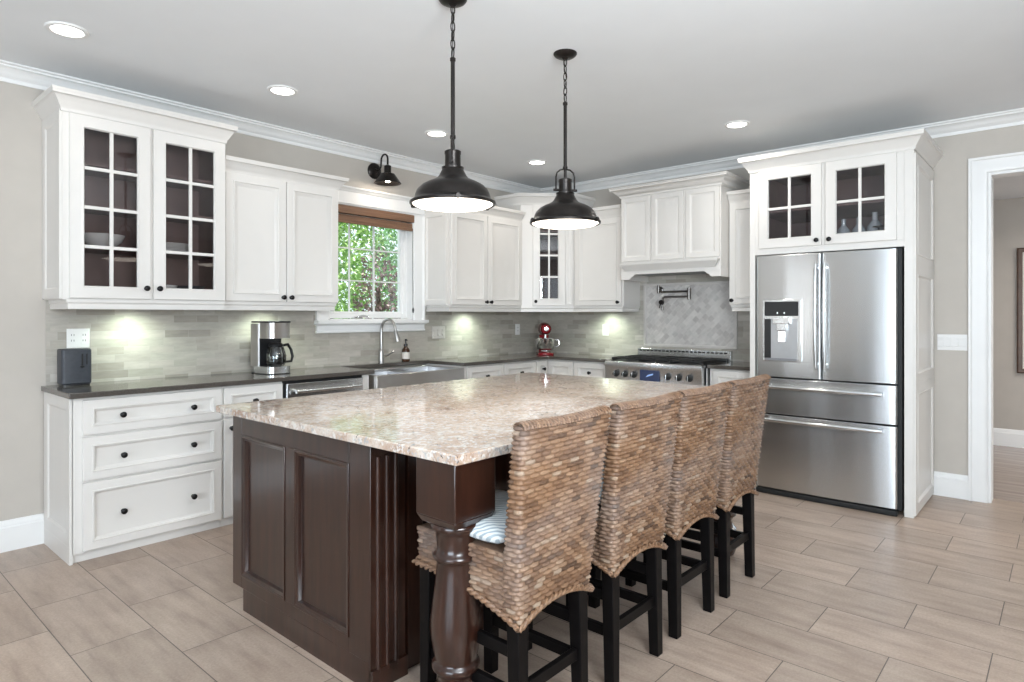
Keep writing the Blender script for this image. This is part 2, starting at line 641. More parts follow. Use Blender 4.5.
def obj(name, mb, mat, parent=None, loc=(0, 0, 0), rot=(0, 0, 0), bevel=0.0, smooth=35, label=None):
    me = mb.mesh(name, smooth) if isinstance(mb, MB) else mb
    me.materials.clear()
    me.materials.append(mat if not isinstance(mat, str) else M[mat])
    o = bpy.data.objects.new(name, me)
    COL.objects.link(o)
    o.location = loc
    o.rotation_euler = rot
    if parent is not None:
        o.parent = parent
    if bevel:
        b = o.modifiers.new('edge', 'BEVEL')
        b.width = bevel
        b.segments = 2
        b.limit_method = 'ANGLE'
        b.angle_limit = R(40)
    if label:
        o['label'] = label
    return o


def struct(name, mb, mat, parent=None, **kw):
    o = obj(name, mb, mat, parent, **kw)
    if parent is None:
        o['kind'] = 'structure'
    return o


def tag(o, label, cat, group=None):
    o['label'] = label
    o['category'] = cat
    if group:
        o['group'] = group
    return o


class Thing:
    """an Empty at the thing's base; part() builds children in heights measured from the floor"""
    def __init__(self, name, label, cat, loc=(0, 0, 0), rz=0.0, group=None, drop=True):
        e = bpy.data.objects.new(name, None)
        e.empty_display_size = 0.1
        COL.objects.link(e)
        e.location = loc
        e.rotation_euler = (0, 0, rz)
        tag(e, label, cat, group)
        self.e = e
        self.z = loc[2] if drop else 0.0

    def part(self, name, mb, mat, sub=None, **kw):
        if sub is None:
            return obj(name, mb, mat, self.e, loc=(0, 0, -self.z), **kw)
        return obj(name, mb, mat, sub, **kw)


def copy_tree(o, parent=None):
    c = o.copy()
    COL.objects.link(c)
    if parent is not None:
        c.parent = parent
    for ch in list(o.children):
        copy_tree(ch, c)
    return c


W1 = 0.0                     # rotation of things against the window wall
W2 = -PI / 2                 # rotation of things against the range wall

# ------------------------------------------------------------------ room shell
XL, YF, CZ = -9.2, -8.5, 2.78
WX0, WX1, WZ0, WZ1 = -2.77, -1.875, 1.305, 2.275       # kitchen window opening
struct('floor', MB().box(XL, 0.16, YF, 0.0, -0.1, 0.0), 'floor')
struct('ceiling', MB().box(XL, 0.16, YF, 0.0, CZ, CZ + 0.12), 'ceiling')
m = MB()
m.box(XL - .15, WX0, 0, .16, -.1, CZ + .12).box(WX1, .16, 0, .16, -.1, CZ + .12).box(WX0, WX1, 0, .16, -.1, WZ0).box(WX0, WX1, 0, .16, WZ1, CZ + .12)
struct('wall_back', m, 'wall', smooth=0)
DY0, DY1, DZ = -4.14, -5.20, 2.375                       # doorway opening in the right wall
m = MB()
m.box(0, .14, DY0, 0, -.1, CZ + .12).box(0, .14, YF - .15, DY1, -.1, CZ + .12).box(0, .14, DY1, DY0, DZ, CZ + .12)
struct('wall_right', m, 'wall', smooth=0)
m = MB()   # left wall with patio doors
m.box(XL - .15, XL, -.15, 0, -.1, CZ + .12).box(XL - .15, XL, -3.1, -.40, -.1, CZ + .12).box(XL - .15, XL, YF, -6.2, -.1, CZ + .12)
for a, b in ((-.40, -.15), (-6.2, -3.1)):  # the narrow opening is invented, there only to reflect in the refrigerator
    m.box(XL - .15, XL, a, b, 2.4, CZ + .12).box(XL - .15, XL, a, b, -.1, .06)
struct('wall_left', m, 'wall', smooth=0)
m = MB()   # front wall with windows
m.box(XL - .15, -7.0, YF - .15, YF, -.1, CZ + .12).box(-5.0, 0, YF - .15, YF, -.1, CZ + .12).box(-7.0, -5.0, YF - .15, YF, 2.4, CZ + .12).box(-7.0, -5.0, YF - .15, YF, -.1, .5)
struct('wall_front', m, 'wall', smooth=0)
# frames in those openings (seen only in reflections)
m = MB()
for y in (-6.2, -5.18, -4.17, -3.16):
    m.box(XL - .10, XL - .03, y, y + .06, .06, 2.4)
m.box(XL - .10, XL - .03, -6.14, -3.16, 2.34, 2.4).box(XL - .10, XL - .03, -6.14, -3.16, .06, .12)
struct('window_2', m, 'trim')
m = MB()
for x in (-7.0, -6.03, -5.06):
    m.box(x, x + .06, YF - .10, YF - .03, .5, 2.4)
m.box(-6.94, -5.06, YF - .10, YF - .03, 2.34, 2.4).box(-6.94, -5.06, YF - .10, YF - .03, .5, .56)
struct('window_3', m, 'trim')

# ceiling crown moulding
CROWN = [(0, 0), (.010, 0), (.013, .010), (.013, .022), (.024, .030), (.036, .044), (.050, .062), (.066, .070), (.074, .072), (.074, .082), (.090, .086), (.090, .095), (0, .095)]
struct('trim_1', MB().sweep([(XL, 0), (0, 0), (0, YF)], CROWN, CZ - .0955), 'trim', smooth=50)
BASE = [(0, 0), (.018, 0), (.018, .135), (.013, .142), (.013, .150), (.008, .160), (.005, .172), (0, .176)]
struct('baseboard_back', MB().sweep([(XL, 0), (-4.692, 0)], BASE), 'trim')
struct('baseboard_right', MB().sweep([(0, -3.803), (0, DY0 + .113)], BASE), 'trim')
# doorway casing, jamb
CAS = [(0, 0), (.115, 0), (.115, .030), (.100, .030), (.092, .022), (.030, .018), (.012, .016), (.004, .010)]
m = MB()
# jamb lining
m.box(-.002, .152, DY0 - .018, DY0, 0, DZ).box(-.002, .152, DY1, DY1 + .018, 0, DZ).box(-.002, .152, DY1 + .0182, DY0 - .0182, DZ - .018, DZ)
struct('door_1', m, 'trim', bevel=.002)
q = MB().sweep([(DY0, 0), (DY0, DZ), (DY1, DZ), (DY1, 0)], CAS)
m = MB().add([(-c, a, b) for a, b, c in q.v], q.f)
struct('trim_2', m, 'trim')
# hall beyond the doorway
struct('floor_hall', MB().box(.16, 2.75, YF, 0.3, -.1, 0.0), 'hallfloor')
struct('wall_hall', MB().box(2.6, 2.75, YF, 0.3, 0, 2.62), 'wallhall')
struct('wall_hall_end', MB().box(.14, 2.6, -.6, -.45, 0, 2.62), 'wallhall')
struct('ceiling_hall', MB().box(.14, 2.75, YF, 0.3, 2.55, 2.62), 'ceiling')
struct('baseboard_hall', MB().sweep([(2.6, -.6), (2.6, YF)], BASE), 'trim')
lamp('hall_glow', 'AREA', (1.3, -5.6, 2.5), 75, (1, .96, .92), target=(1.3, -6.0, 0), shape='RECTANGLE', size=1.4, size_y=1.4)

# backsplash
m = MB()
m.box(-4.69, -.008, -.008, 0, .93, 1.21).box(-4.69, -2.86, -.008, 0, 1.21, 1.46).box(-1.75, -.008, -.008, 0, 1.21, 1.46)
struct('trim_3', m, 'tileW1', smooth=0)
m = MB()
m.box(-.008, 0, -2.71, -.008, .93, 1.46).box(-.008, 0, -2.40, -1.25, 1.46, 1.82)
struct('trim_4', m, 'tileW2', smooth=0)
m = MB().box(-.012, -.008, -2.285, -1.38, 1.065, 1.640)
struct('trim_5', m, 'tilediag', smooth=0)
m = MB()
pr_ = [(0, 0), (.016, 0), (.018, .010), (.014, .022), (0, .026)]
for y0, y1, z0, z1 in [(-2.31, -1.355, 1.640, 1.665), (-2.31, -1.355, 1.04, 1.066), (-2.31, -2.285, 1.066, 1.64), (-1.38, -1.355, 1.066, 1.64)]:
    m.box(-.022, -.008, y0, y1, z0, z1)
struct('trim_6', m, 'tileborder', bevel=.004)

# ------------------------------------------------------------------ kitchen window
m = MB()
m.box(WX0, WX0 + .015, -.002, .16, WZ0, WZ1).box(WX1 - .015, WX1, -.002, .16, WZ0, WZ1).box(WX0, WX1, -.002, .16, WZ1 - .015, WZ1).box(WX0, WX1, -.002, .16, WZ0, WZ0 + .015)
win = struct('window_1', m, 'trim', bevel=.002)
m = MB()
cz = [(o, d) for o, d in [(0, 0), (.125, 0), (.125, .030), (.108, .030), (.098, .021), (.028, .018), (.012, .016), (.004, .008)]]
m.prism([(WX1 + o, -d) for o, d in cz], WZ0, WZ1)
m.prism([(WX0 - o, -d) for o, d in cz], WZ0, WZ1)
# head casing with a small cornice
m.box(WX0 - .125, WX1 + .125, -.022, 0, WZ1, WZ1 + .120)
m.box(WX0 - .132, WX1 + .132, -.034, 0, WZ1 + .012, WZ1 + .026)
m.sweep([(WX0 - .125, 0), (WX0 - .125, -.022), (WX1 + .125, -.022), (WX1 + .125, 0)], [(0, 0), (.008, 0), (.022, .022), (.030, .026), (.030, .040), (0, .040)], WZ1 + .116)
obj('casing', m, 'trim', win, bevel=.0015)
m = MB()
m.box(WX0 - .135, WX1 + .135, -.070, .06, 1.280, 1.308)
m.sweep([(WX0 - .115, 0), (WX0 - .115, -.018), (WX1 + .115, -.018), (WX1 + .115, 0)], [(0, 0), (.010, .0), (.012, .012), (.006, .02), (.006, .060), (.020, .068), (.030, .076), (0, .076)], 1.204)
obj('sill', m, 'trim', win, bevel=.003)
m = MB()     # sash frame
sx0, sx1, sz0, sz1 = WX0 + .015, WX1 - .015, WZ0 + .02, WZ1 - .015
m.panel(sx0, sx1, sz0, sz1, [(0, .135), (0, .075), (.035, .075), (.040, .085), (.058, .092), (.058, .135)], hole=True)
obj('sash', m, 'trim', win)
m = MB()
gx0, gx1, gz0, gz1 = sx0 + .075, sx1 - .105, sz0 + .06, sz1 - .07
for x in (-2.498, -2.240):
    m.box(x - .006, x + .006, .097, .114, sz0 + .05, sz1 - .05)
for z in (1.650, 1.930):
    m.box(sx0 + .05, sx1 - .05, .0975, .1135, z - .006, z + .006)
obj('muntin', m, 'trim', win, bevel=.002)
obj('pane', MB().box(sx0 + .04, sx1 - .04, .103, .108, sz0 + .04, sz1 - .04), 'glass', win)
m = MB().box(-2.50, -2.42, .020, .070, 1.322, 1.336).tube([(-2.46, .04, 1.335), (-2.42, .015, 1.345), (-2.36, .012, 1.338)], .006)
obj('crank_handle', m, 'chrome', win, bevel=.003)

bl = Thing('window_blind', 'brown woven wood roman shade pulled up at the top of the window', 'blind', (-2.32, 0.03, 2.13))
m = MB()
for i, (y0, z0, z1) in enumerate([(-.030, 2.205, 2.272)]):
    m.box(-.440, .440, -.058, -.020, z0, z1)
bl.part('valance', m, 'blind', bevel=.004)
m = MB()
for i in range(4):
    m.box(-.432, .432, -.040 + .014 * i, -.028 + .014 * i, 2.130 + .008 * i, 2.198)
bl.part('folded_shade', m, 'blind', bevel=.004)
bl.part('bottom_rail', MB().box(-.434, .434, -.046, -.030, 2.126, 2.152), 'blind', bevel=.003)
m = MB().tube([(.425, -.050, 2.13), (.425, -.052, 1.8), (.427, -.054, 1.42)], .0022, 6).lathe([(0, 0), (.006, .004), (.010, .03), (.004, .05), (0, .052)], (.427, -.054, 1.37), n=10)
bl.part('cord', m, 'cord')

# ------------------------------------------------------------------ cabinet pieces
DOOR = [(0, 0), (0, -.019), (.003, -.022), (.050, -.022), (.0525, -.0275), (.0585, -.0275), (.062, -.021), (.066, -.020), (.082, -.005), (.086, -.004)]
SLIM = [(0, 0), (0, -.019), (.003, -.022), (.044, -.022), (.0465, -.0270), (.0515, -.0270), (.0545, -.019), (.058, -.018), (.067, -.006), (.070, -.005)]


def knob_mb(x, z, y=-.022):
    return MB().lathe([(.011, 0), (.011, .003), (.006, .006), (.006, .014), (.012, .017), (.0165, .022), (.0165, .028), (.012, .032), (0, .034)],
                      (x, y, z), (0, -1, 0), 18)


def glass_door(t, x0, x1, z0, z1, cols, rows, kx, kz, rail=.072, top=None):
    d = t.part('door', MB().panel(x0, x1, z0, z1, [(0, 0), (0, -.019), (.003, -.022), (rail - .014, -.022), (rail - .010, -.0245), (rail - .005, -.0245), (rail, -.016), (rail, 0)], hole=True), 'cabinet')
    m = MB()
    gx0, gx1, gz0, gz1 = x0 + rail, x1 - rail, z0 + rail, z1 - rail
    b = .0095
    for i in range(1, cols):
        x = gx0 + (gx1 - gx0) * i / cols
        m.box(x - b, x + b, -.018, -.004, gz0 - .002, gz1 + .002)
    for j in range(1, rows):
        z = gz0 + (gz1 - gz0) * j / rows
        m.box(gx0 - .002, gx1 + .002, -.0178, -.0042, z - b, z + b)
    t.part('muntin', m, 'cabinet', sub=d, bevel=.002)
    t.part('glass_pane', MB().box(gx0 - .004, gx1 + .004, -.009, -.006, gz0 - .004, gz1 + .004), 'cabglass', sub=d)
    t.part('knob', knob_mb(kx, kz), 'black', sub=d)
    return d


def solid_door(t, x0, x1, z0, z1, kx=None, kz=None, loops=DOOR, name='door'):
    d = t.part(name, MB().panel(x0, x1, z0, z1, loops), 'cabinet')
    if kx is not None:
        for q in (kx if isinstance(kx, (list, tuple)) else [kx]):
            t.part('knob', knob_mb(q, kz), 'black', sub=d)
    return d


CABCROWN = [(0, 0), (.008, 0), (.012, .010), (.012, .020), (.022, .030), (.034, .050), (.050, .074), (.060, .082), (.068, .084), (.068, .100), (.072, .104), (.072, .114), (0, .114)]


def scaled(prof, sx, sz):
    return [(a * sx, b * sz) for a, b in prof]


RAILP = [(-.020, 0), (.0, 0), (.0, .030), (.008, .040), (.008, .056), (-.020, .056)]


def carcass(w, d, z0, z1, th=.018, y0=0.0):
    m = MB()
    m.box(0, th, y0, d, z0, z1).box(w - th, w, y0, d, z0, z1).box(th, w - th, d - .008, d, z0, z1)
    m.box(th, w - th, y0, d - .008, z0, z0 + th).box(th, w - th, y0, d - .008, z1 - th, z1)
    return m


def lining(w, d, z0, z1, th=.018):
    m = MB()
    e = .001
    m.box(th, th + e, .019, d - .009, z0 + th, z1 - th).box(w - th - e, w - th, .019, d - .009, z0 + th, z1 - th)
    m.box(th, w - th, d - .010, d - .0085, z0 + th, z1 - th).box(th, w - th, .019, d - .01, z0 + th, z0 + th + e).box(th, w - th, .019, d - .01, z1 - th - e, z1 - th)
    return m


# ---- tall pair of glass doors at the left end of the window wall
D_UP = .322
D_GL = .375
g = Thing('wall_cabinet', 'tall white wall cabinet with two paned glass doors at the far left', 'wall cabinet', (-4.697, -D_GL, 1.385), W1)
Wd = .905
m = carcass(Wd, D_GL, 1.44, 2.52, y0=.0185)
m.box(0, .035, 0, .018, 1.44, 2.52).box(Wd - .012, Wd, 0, .018, 1.44, 2.52).box(.442, .466, 0, .018, 1.4525, 2.4695).box(.0355, Wd - .0125, 0, .018, 2.47, 2.52).box(.0355, Wd - .0125, 0, .018, 1.44, 1.452)
g.part('body', m, 'cabinet', bevel=.001)
# panelled end: a recessed frame on the left side
e = MB().panel(.004, D_GL - .010, 1.445, 2.50, [(0, 0), (0, -.012), (.052, -.012), (.058, -.008), (.064, -.003)])
g.part('side_panel', e, 'cabinet', rot=(0, 0, -PI / 2)).location = (0, D_GL, -1.385)
g.part('interior', lining(Wd, D_GL, 1.44, 2.52), 'dark')
for z in (1.735, 1.98, 2.215):
    g.part('shelf', MB().box(.020, Wd - .020, .04, D_GL - .012, z, z + .016), 'dark')
glass_door(g, .030, .446, 1.446, 2.482, 2, 4, .418, 1.512)
glass_door(g, .462, .899, 1.446, 2.482, 2, 4, .490, 1.512)
g.part('light_rail', MB().sweep([(.026, D_GL - .01), (.026, .0), (Wd - .001, .0)], RAILP, 1.385), 'cabinet')
g.part('crown_molding', MB().sweep([(0, D_GL), (0, -.0), (Wd, -.0), (Wd, D_GL)], scaled(CABCROWN, .85, 1.0), 2.487), 'cabinet', smooth=50)

# ---- double door cabinet left of the window
g = Thing('wall_cabinet', 'white two-door wall cabinet between the glass-door cabinet and the window', 'wall cabinet', (-3.790, -D_UP, 1.385), W1)
Wd = .892
g.part('body', MB().box(0, Wd, 0, D_UP, 1.44, 2.33), 'cabinet', bevel=.001)
solid_door(g, .018, .455, 1.446, 2.312, .427, 1.478)
solid_door(g, .461, Wd - .004, 1.446, 2.312, .488, 1.478)
g.part('light_rail', MB().sweep([(0, 0), (Wd - .022, 0), (Wd - .022, D_UP - .01)], RAILP, 1.385), 'cabinet')
g.part('crown_molding', MB().sweep([(0, 0), (Wd, 0), (Wd, D_UP)], scaled(CABCROWN, .9, .86), 2.312), 'cabinet', smooth=50)

# ---- double door cabinet right of the window
g = Thing('wall_cabinet', 'white two-door wall cabinet between the window and the diagonal corner cabinet', 'wall cabinet', (-1.742, -D_UP, 1.385), W1)
Wd = 1.030
g.part('body', MB().box(0, Wd, 0, D_UP, 1.44, 2.33), 'cabinet', bevel=.001)
e = MB().panel(.004, D_UP - .004, 1.445, 2.31, [(0, 0), (0, -.014), (.045, -.014), (.050, -.010), (.056, -.004)])
g.part('side_panel', e, 'cabinet', rot=(0, 0, -PI / 2)).location = (0, D_UP, -1.385)
solid_door(g, .036, .512, 1.446, 2.312, .484, 1.478)
solid_door(g, .518, Wd - .006, 1.446, 2.312, .548, 1.478)
g.part('light_rail', MB().sweep([(.022, D_UP - .01), (.022, 0), (Wd, 0)], RAILP, 1.385), 'cabinet')
g.part('crown_molding', MB().sweep([(0, D_UP), (0, 0), (Wd, 0)], scaled(CABCROWN, .9, .86), 2.312), 'cabinet', smooth=50)

# ---- diagonal corner cabinet with a glass door (pentagon plan)
CA, CB = .712, .322
g = Thing('corner_wall_cabinet', 'white diagonal corner wall cabinet with a narrow paned glass door', 'wall cabinet', (-CA, -CB, 1.385), -PI / 4)
Ld = (CA - CB) * math.sqrt(2)          # diagonal width, local x along it
# local frame: (0,0) at left front, x along the diagonal, y into the corner
def loc_(wx, wy):
    dx, dy = wx + CA, wy + CB
    return ((dx - dy) / math.sqrt(2), (dx + dy) / math.sqrt(2))
P5 = [loc_(-CA, -CB), loc_(-CB, -CA), loc_(-.002, -CA), loc_(-.002, -.002), loc_(-CA, -.002)]
m = MB()
zt = 2.53
P5b = [(p[0], max(p[1], .0185)) for p in P5]
m.prism(P5b, 1.44, 1.458).prism(P5b, zt - .018, zt)
def wallseg(m, a, b, z0, z1, th=.012):
    dx, dy = b[0] - a[0], b[1] - a[1]
    L = math.hypot(dx, dy)
    nx, ny = -dy / L * th, dx / L * th
    m.prism([a, b, (b[0] + nx, b[1] + ny), (a[0] + nx, a[1] + ny)], z0, z1)
for i in range(1, 5):
    wallseg(m, P5[i], P5[(i + 1) % 5], 1.4585, zt - .0185)
dx0, dx1 = .130, Ld - .098
m.box(0, dx0 + .012, 0, .018, 1.44, zt).box(dx1 - .012, Ld, 0, .018, 1.44, zt).box(dx0 + .0125, dx1 - .0125, 0, .018, 2.47, zt).box(dx0 + .0125, dx1 - .0125, 0, .018, 1.44, 1.452)
g.part('body', m, 'cabinet', bevel=.001)
m = MB()
for i in range(1, 5):
    a, b = P5[i], P5[(i + 1) % 5]
    dx, dy = b[0] - a[0], b[1] - a[1]
    L = math.hypot(dx, dy)
    nx, ny = -dy / L, dx / L
    a2 = (a[0] + nx * .0125, a[1] + ny * .0125); b2 = (b[0] + nx * .0125, b[1] + ny * .0125)
    wallseg(m, a2, b2, 1.459, zt - .019, .002)
g.part('interior', m, 'dark')
for z in (1.735, 1.98, 2.215):
    ctr = (sum(p[0] for p in P5) / 5, sum(p[1] for p in P5) / 5)
    sh = [(ctr[0] + (p[0] - ctr[0]) * .90, max(.03, ctr[1] + (p[1] - ctr[1]) * .90)) for p in P5]
    g.part('shelf', MB().prism(sh, z, z + .014), 'dark')
glass_door(g, dx0 - .006, dx1 + .006, 1.448, 2.486, 2, 4, dx0 + .022, 1.492, rail=.075)
g.part('pilaster', MB().panel(Ld - .088, Ld - .006, 1.448, 2.486, [(0, 0), (0, -.010), (.010, -.014), (.022, -.014), (.03, -.008)]), 'cabinet')
g.part('light_rail', MB().sweep([(0, 0), (Ld, 0)], RAILP, 1.385), 'cabinet')
g.part('crown_molding', MB().sweep([P5[4], P5[0], P5[1], P5[2]], scaled(CABCROWN, .8, 1.0), 2.488), 'cabinet', smooth=50)

# ---- single door cabinet left of the hood
g = Thing('wall_cabinet', 'white single-door wall cabinet between the diagonal corner cabinet and the range hood', 'wall cabinet', (-D_UP, -.714, 1.385), W2)
Wd = .596
g.part('body', MB().box(0, Wd, 0, D_UP, 1.44, 2.33), 'cabinet', bevel=.001)
solid_door(g, .030, Wd - .018, 1.446, 2.312, Wd - .048, 1.478)
g.part('light_rail', MB().sweep([(0, 0), (Wd - .012, 0), (Wd - .012, D_UP - .01)], RAILP, 1.385), 'cabinet')
g.part('crown_molding', MB().sweep([(0, 0), (Wd, 0)], scaled(CABCROWN, .9, .95), 2.316), 'cabinet', smooth=50)

# ---- hood
HF, HY0, HY1 = .490, -1.385, -2.362
g = Thing('range_hood', 'white wooden range hood with three raised panels and an arched valance above the range', 'range hood', (-HF, HY0, 1.68), W2)
Wd = HY0 - HY1
g.part('body', MB().box(0, Wd, 0, HF, 1.766, 2.48), 'cabinet', bevel=.001)
HOODP = [(0, 0), (0, -.016), (.003, -.019), (.038, -.019), (.044, -.014), (.050, -.010), (.058, -.010), (.072, -.017)]
for a, b in ((.010, .312), (.334, .640), (.664, Wd - .010)):
    g.part('raised_panel', MB().panel(a, b, 1.852, 2.445, HOODP), 'cabinet')
# apron with corbel ends and a raised straight middle
ap = [(0, 1.765), (0, 1.682), (.085, 1.682), (.098, 1.690), (.104, 1.702), (.120, 1.708), (.150, 1.730), (Wd - .150, 1.730), (Wd - .120, 1.708), (Wd - .104, 1.702), (Wd - .098, 1.690), (Wd - .085, 1.682), (Wd, 1.682), (Wd, 1.765)]
m = MB().prism(ap, -.004, .020, 'y')
m.box(0, .02, .0205, HF, 1.682, 1.765).box(Wd - .02, Wd, .0205, HF, 1.682, 1.765)
g.part('valance', m, 'cabinet', bevel=.0015)
mp = [(0, 0), (.008, 0), (.014, .010), (.030, .026), (.046, .050), (.052, .056), (.052, .072), (0, .072)]
g.part('lower_molding', MB().sweep([(.062, .0), (.062, -.001), (Wd - .062, -.001), (Wd - .062, .0)], mp, 1.762), 'cabinet', smooth=50)
g.part('crown_molding', MB().sweep([(0, HF), (0, 0), (Wd, 0), (Wd, HF)], scaled(CABCROWN, 1.2, .78), 2.455), 'cabinet', smooth=50)
g.part('vent_insert', MB().box(.06, Wd - .06, .05, HF - .04, 1.735, 1.745), 'grill')

# ---- narrow cabinet right of the hood
g = Thing('wall_cabinet', 'narrow white wall cabinet squeezed between the range hood and the refrigerator surround', 'wall cabinet', (-D_UP, -2.366, 1.385), W2)
Wd = .344
g.part('body', MB().box(0, Wd, 0, D_UP, 1.44, 2.33), 'cabinet', bevel=.001)
solid_door(g, .006, Wd - .01, 1.446, 2.312, .034, 1.478)
g.part('light_rail', MB().sweep([(.022, D_UP - .01), (.022, 0), (Wd, 0)], RAILP, 1.385), 'cabinet')
g.part('crown_molding', MB().sweep([(0, 0), (Wd, 0)], scaled(CABCROWN, .9, .86), 2.312), 'cabinet', smooth=50)

# ---- refrigerator surround with glass doors above
FX, FY0, FY1 = .770, -2.712, -3.803
g = Thing('refrigerator_cabinet', 'tall white cabinet surround enclosing the refrigerator with two paned glass doors on top', 'cabinet', (-FX, FY0, 0), W2)
Wd = FY0 - FY1
m = MB()
m.box(0, .040, 0, FX, 0, 2.48).box(Wd - .055, Wd, 0, FX, 0, 2.48)
m.box(.0405, Wd - .0555, .0185, FX, 1.822, 1.842).box(.0405, Wd - .0555, .0185, FX, 2.46, 2.48).box(.0405, Wd - .0555, FX - .01, FX, 1.8425, 2.4595)
m.box(.0405, .085, 0, .018, 1.8605, 2.4395).box(Wd - .1, Wd - .0555, 0, .018, 1.8605, 2.4395).box(.0405, Wd - .0555, 0, .018, 2.44, 2.48).box(.0405, Wd - .0555, 0, .018, 1.812, 1.86).box(.516, .558, 0, .018, 1.8605, 2.4395)
g.part('body', m, 'cabinet', bevel=.001)
m = MB()
m.box(.0406, .0416, .02, FX - .012, 1.843, 2.459).box(Wd - .0565, Wd - .0555, .02, FX - .012, 1.843, 2.459).box(.042, Wd - .057, FX - .013, FX - .0105, 1.843, 2.459)
m.box(.042, Wd - .057, .02, FX - .012, 1.8425, 1.8435).box(.042, Wd - .057, .02, FX - .012, 2.4585, 2.4595)
g.part('interior', m, 'dark')
g.part('shelf', MB().box(.048, Wd - .058, .05, FX - .02, 2.135, 2.150), 'dark')
glass_door(g, .075, .523, 1.858, 2.448, 2, 2, .495, 1.893)
glass_door(g, .549, .994, 1.858, 2.448, 2, 2, .579, 1.893)
e = MB()
EP = [(0, 0), (0, -.006), (.055, -.006), (.060, -.004), (.066, .004)]
for z0, z1 in ((.015, .885), (.8855, 1.690), (1.6905, 2.43)):
    e.panel(.010, FX - .010, z0, z1, [(0, .004), (0, -.010), (.062, -.010), (.066, -.014), (.072, -.014), (.078, -.006), (.084, -.001)])
# the end panel faces -y in the room: local +x side of the cabinet
g.part('side_panel', e, 'cabinet', rot=(0, 0, PI / 2)).location = (Wd, 0, 0)
g.part('crown_molding', MB().sweep([(0, FX), (0, 0), (Wd, 0), (Wd, FX)], scaled(CABCROWN, .95, .98), 2.452), 'cabinet', smooth=50)

# ------------------------------------------------------------------ base cabinets
D_B = .528


def base_body(g, w, fronts, toe=True, side=False, zt=.901):
    m = MB().box(0, w, 0, D_B - .012, .05, zt)
    m.box(0, w, .022, D_B - .012, 0, .0495)
    g.part('body', m, 'cabinet', bevel=.001)
    for (x0, x1, z0, z1, kx, kz, nm) in fronts:
        solid_door(g, x0, x1, z0, z1, kx, kz, SLIM, nm)


# end unit with three drawers
g = Thing('base_cabinet', 'white base cabinet with three wide drawers at the left end of the window wall', 'base cabinet', (-4.690, -D_B, 0), W1)
base_body(g, .806, [(.046, .800, .694, .886, (.236, .622), .790, 'drawer'), (.046, .800, .444, .682, (.240, .622), .562, 'drawer'), (.046, .800, .062, .432, (.240, .622), .245, 'drawer')])
e = MB().panel(.000, D_B - .002, .0, .900, [(0, 0), (0, -.006), (.070, -.006), (.075, -.004), (.082, .002)])
e.box(0, D_B - .002, -.012, -.002, 0, .11)
g.part('side_panel', MB().panel(.014, D_B, .095, .898, [(0, .004), (0, -.012), (.060, -.012), (.066, -.009), (.074, -.002)]).box(.014, D_B, -.012, .004, 0, .094), 'cabinet', rot=(0, 0, -PI / 2)).location = (0, D_B, 0)
g = Thing('base_cabinet', 'white base cabinet with one drawer over a door left of the dishwasher', 'base cabinet', (-3.882, -D_B, 0), W1)
base_body(g, .412, [(.006, .406, .700, .886, .206, .790, 'drawer'), (.006, .406, .062, .688, .05, .63, 'door')])
# dishwasher
g = Thing('dishwasher', 'stainless steel dishwasher with a bar handle under the window wall counter', 'dishwasher', (-3.466, -D_B, 0), W1)
Wd = .652
g.part('body', MB().box(0.004, Wd - .004, 0.0, D_B - .02, .02, .898), 'rubber')
g.part('door', MB().box(.014, Wd - .014, -.030, 0, .11, .880), 'steel', bevel=.004)
m = MB().cyl((.06, -.075, .825), (Wd - .06, -.075, .825), .012)
for x in (.085, Wd - .085):
    m.cyl((x, -.030, .825), (x, -.075, .825), .008)
g.part('handle', m, 'steel')
g.part('toe_panel', MB().box(.01, Wd - .01, .01, .03, 0, .10), 'rubber')
# sink base: filler, two doors
g = Thing('sink_cabinet', 'white sink base cabinet under the stainless apron sink', 'base cabinet', (-2.812, -D_B, 0), W1)
Wd = 1.094
m = MB().box(0, Wd, 0, D_B - .012, .05, .64).box(0, Wd, .026, D_B - .012, 0, .0495).box(0, .058, 0, D_B - .012, .6405, .901).box(Wd - .052, Wd, 0, D_B - .012, .6405, .901)
g.part('body', m, 'cabinet', bevel=.001)
solid_door(g, .06, .545, .062, .630, .51, .58)
solid_door(g, .551, 1.04, .062, .630, .585, .58)
# right of the sink
g = Thing('base_cabinet', 'white base cabinet with a drawer over a door just right of the apron sink', 'base cabinet', (-1.716, -D_B, 0), W1)
base_body(g, .494, [(.010, .488, .704, .886, .256, .790, 'drawer'), (.010, .488, .062, .692, .05, .64, 'door')])
g = Thing('base_cabinet', 'white base cabinet with a drawer over a door, second one right of the apron sink', 'base cabinet', (-1.220, -D_B, 0), W1)
base_body(g, .490, [(.010, .482, .704, .886, .246, .790, 'drawer'), (.010, .482, .062, .692, .05, .64, 'door')])
# L-shaped corner unit
g = Thing('corner_base_cabinet', 'white L-shaped corner base cabinet below the red stand mixer', 'base cabinet', (-.728, -D_B, 0), W1)
m = MB().prism([(0, 0), (.200, 0), (.200, -.339), (.720, -.339), (.720, .52), (0, .52)], .05, .901)
m.prism([(0, .026), (.226, .026), (.226, -.339), (.720, -.339), (.720, .52), (0, .52)], 0, .05)
g.part('body', m, 'cabinet', bevel=.001)
solid_door(g, .004, .176, .704, .886, .10, .805, SLIM, 'drawer')
solid_door(g, .004, .176, .062, .692, None, None, SLIM, 'door')
d = MB().panel(.026, .332, .704, .886, SLIM)
g.part('drawer', d, 'cabinet', rot=(0, 0, -PI / 2)).location = (.200, 0, 0)
d = MB().panel(.026, .332, .062, .692, SLIM)
g.part('door', d, 'cabinet', rot=(0, 0, -PI / 2)).location = (.200, 0, 0)
g = Thing('base_cabinet', 'white base cabinet with one drawer left of the steel range', 'base cabinet', (-D_B, -.870, 0), W2)
base_body(g, .438, [(.010, .400, .704, .886, .200, .790, 'drawer'), (.010, .400, .062, .692, .36, .64, 'door')])
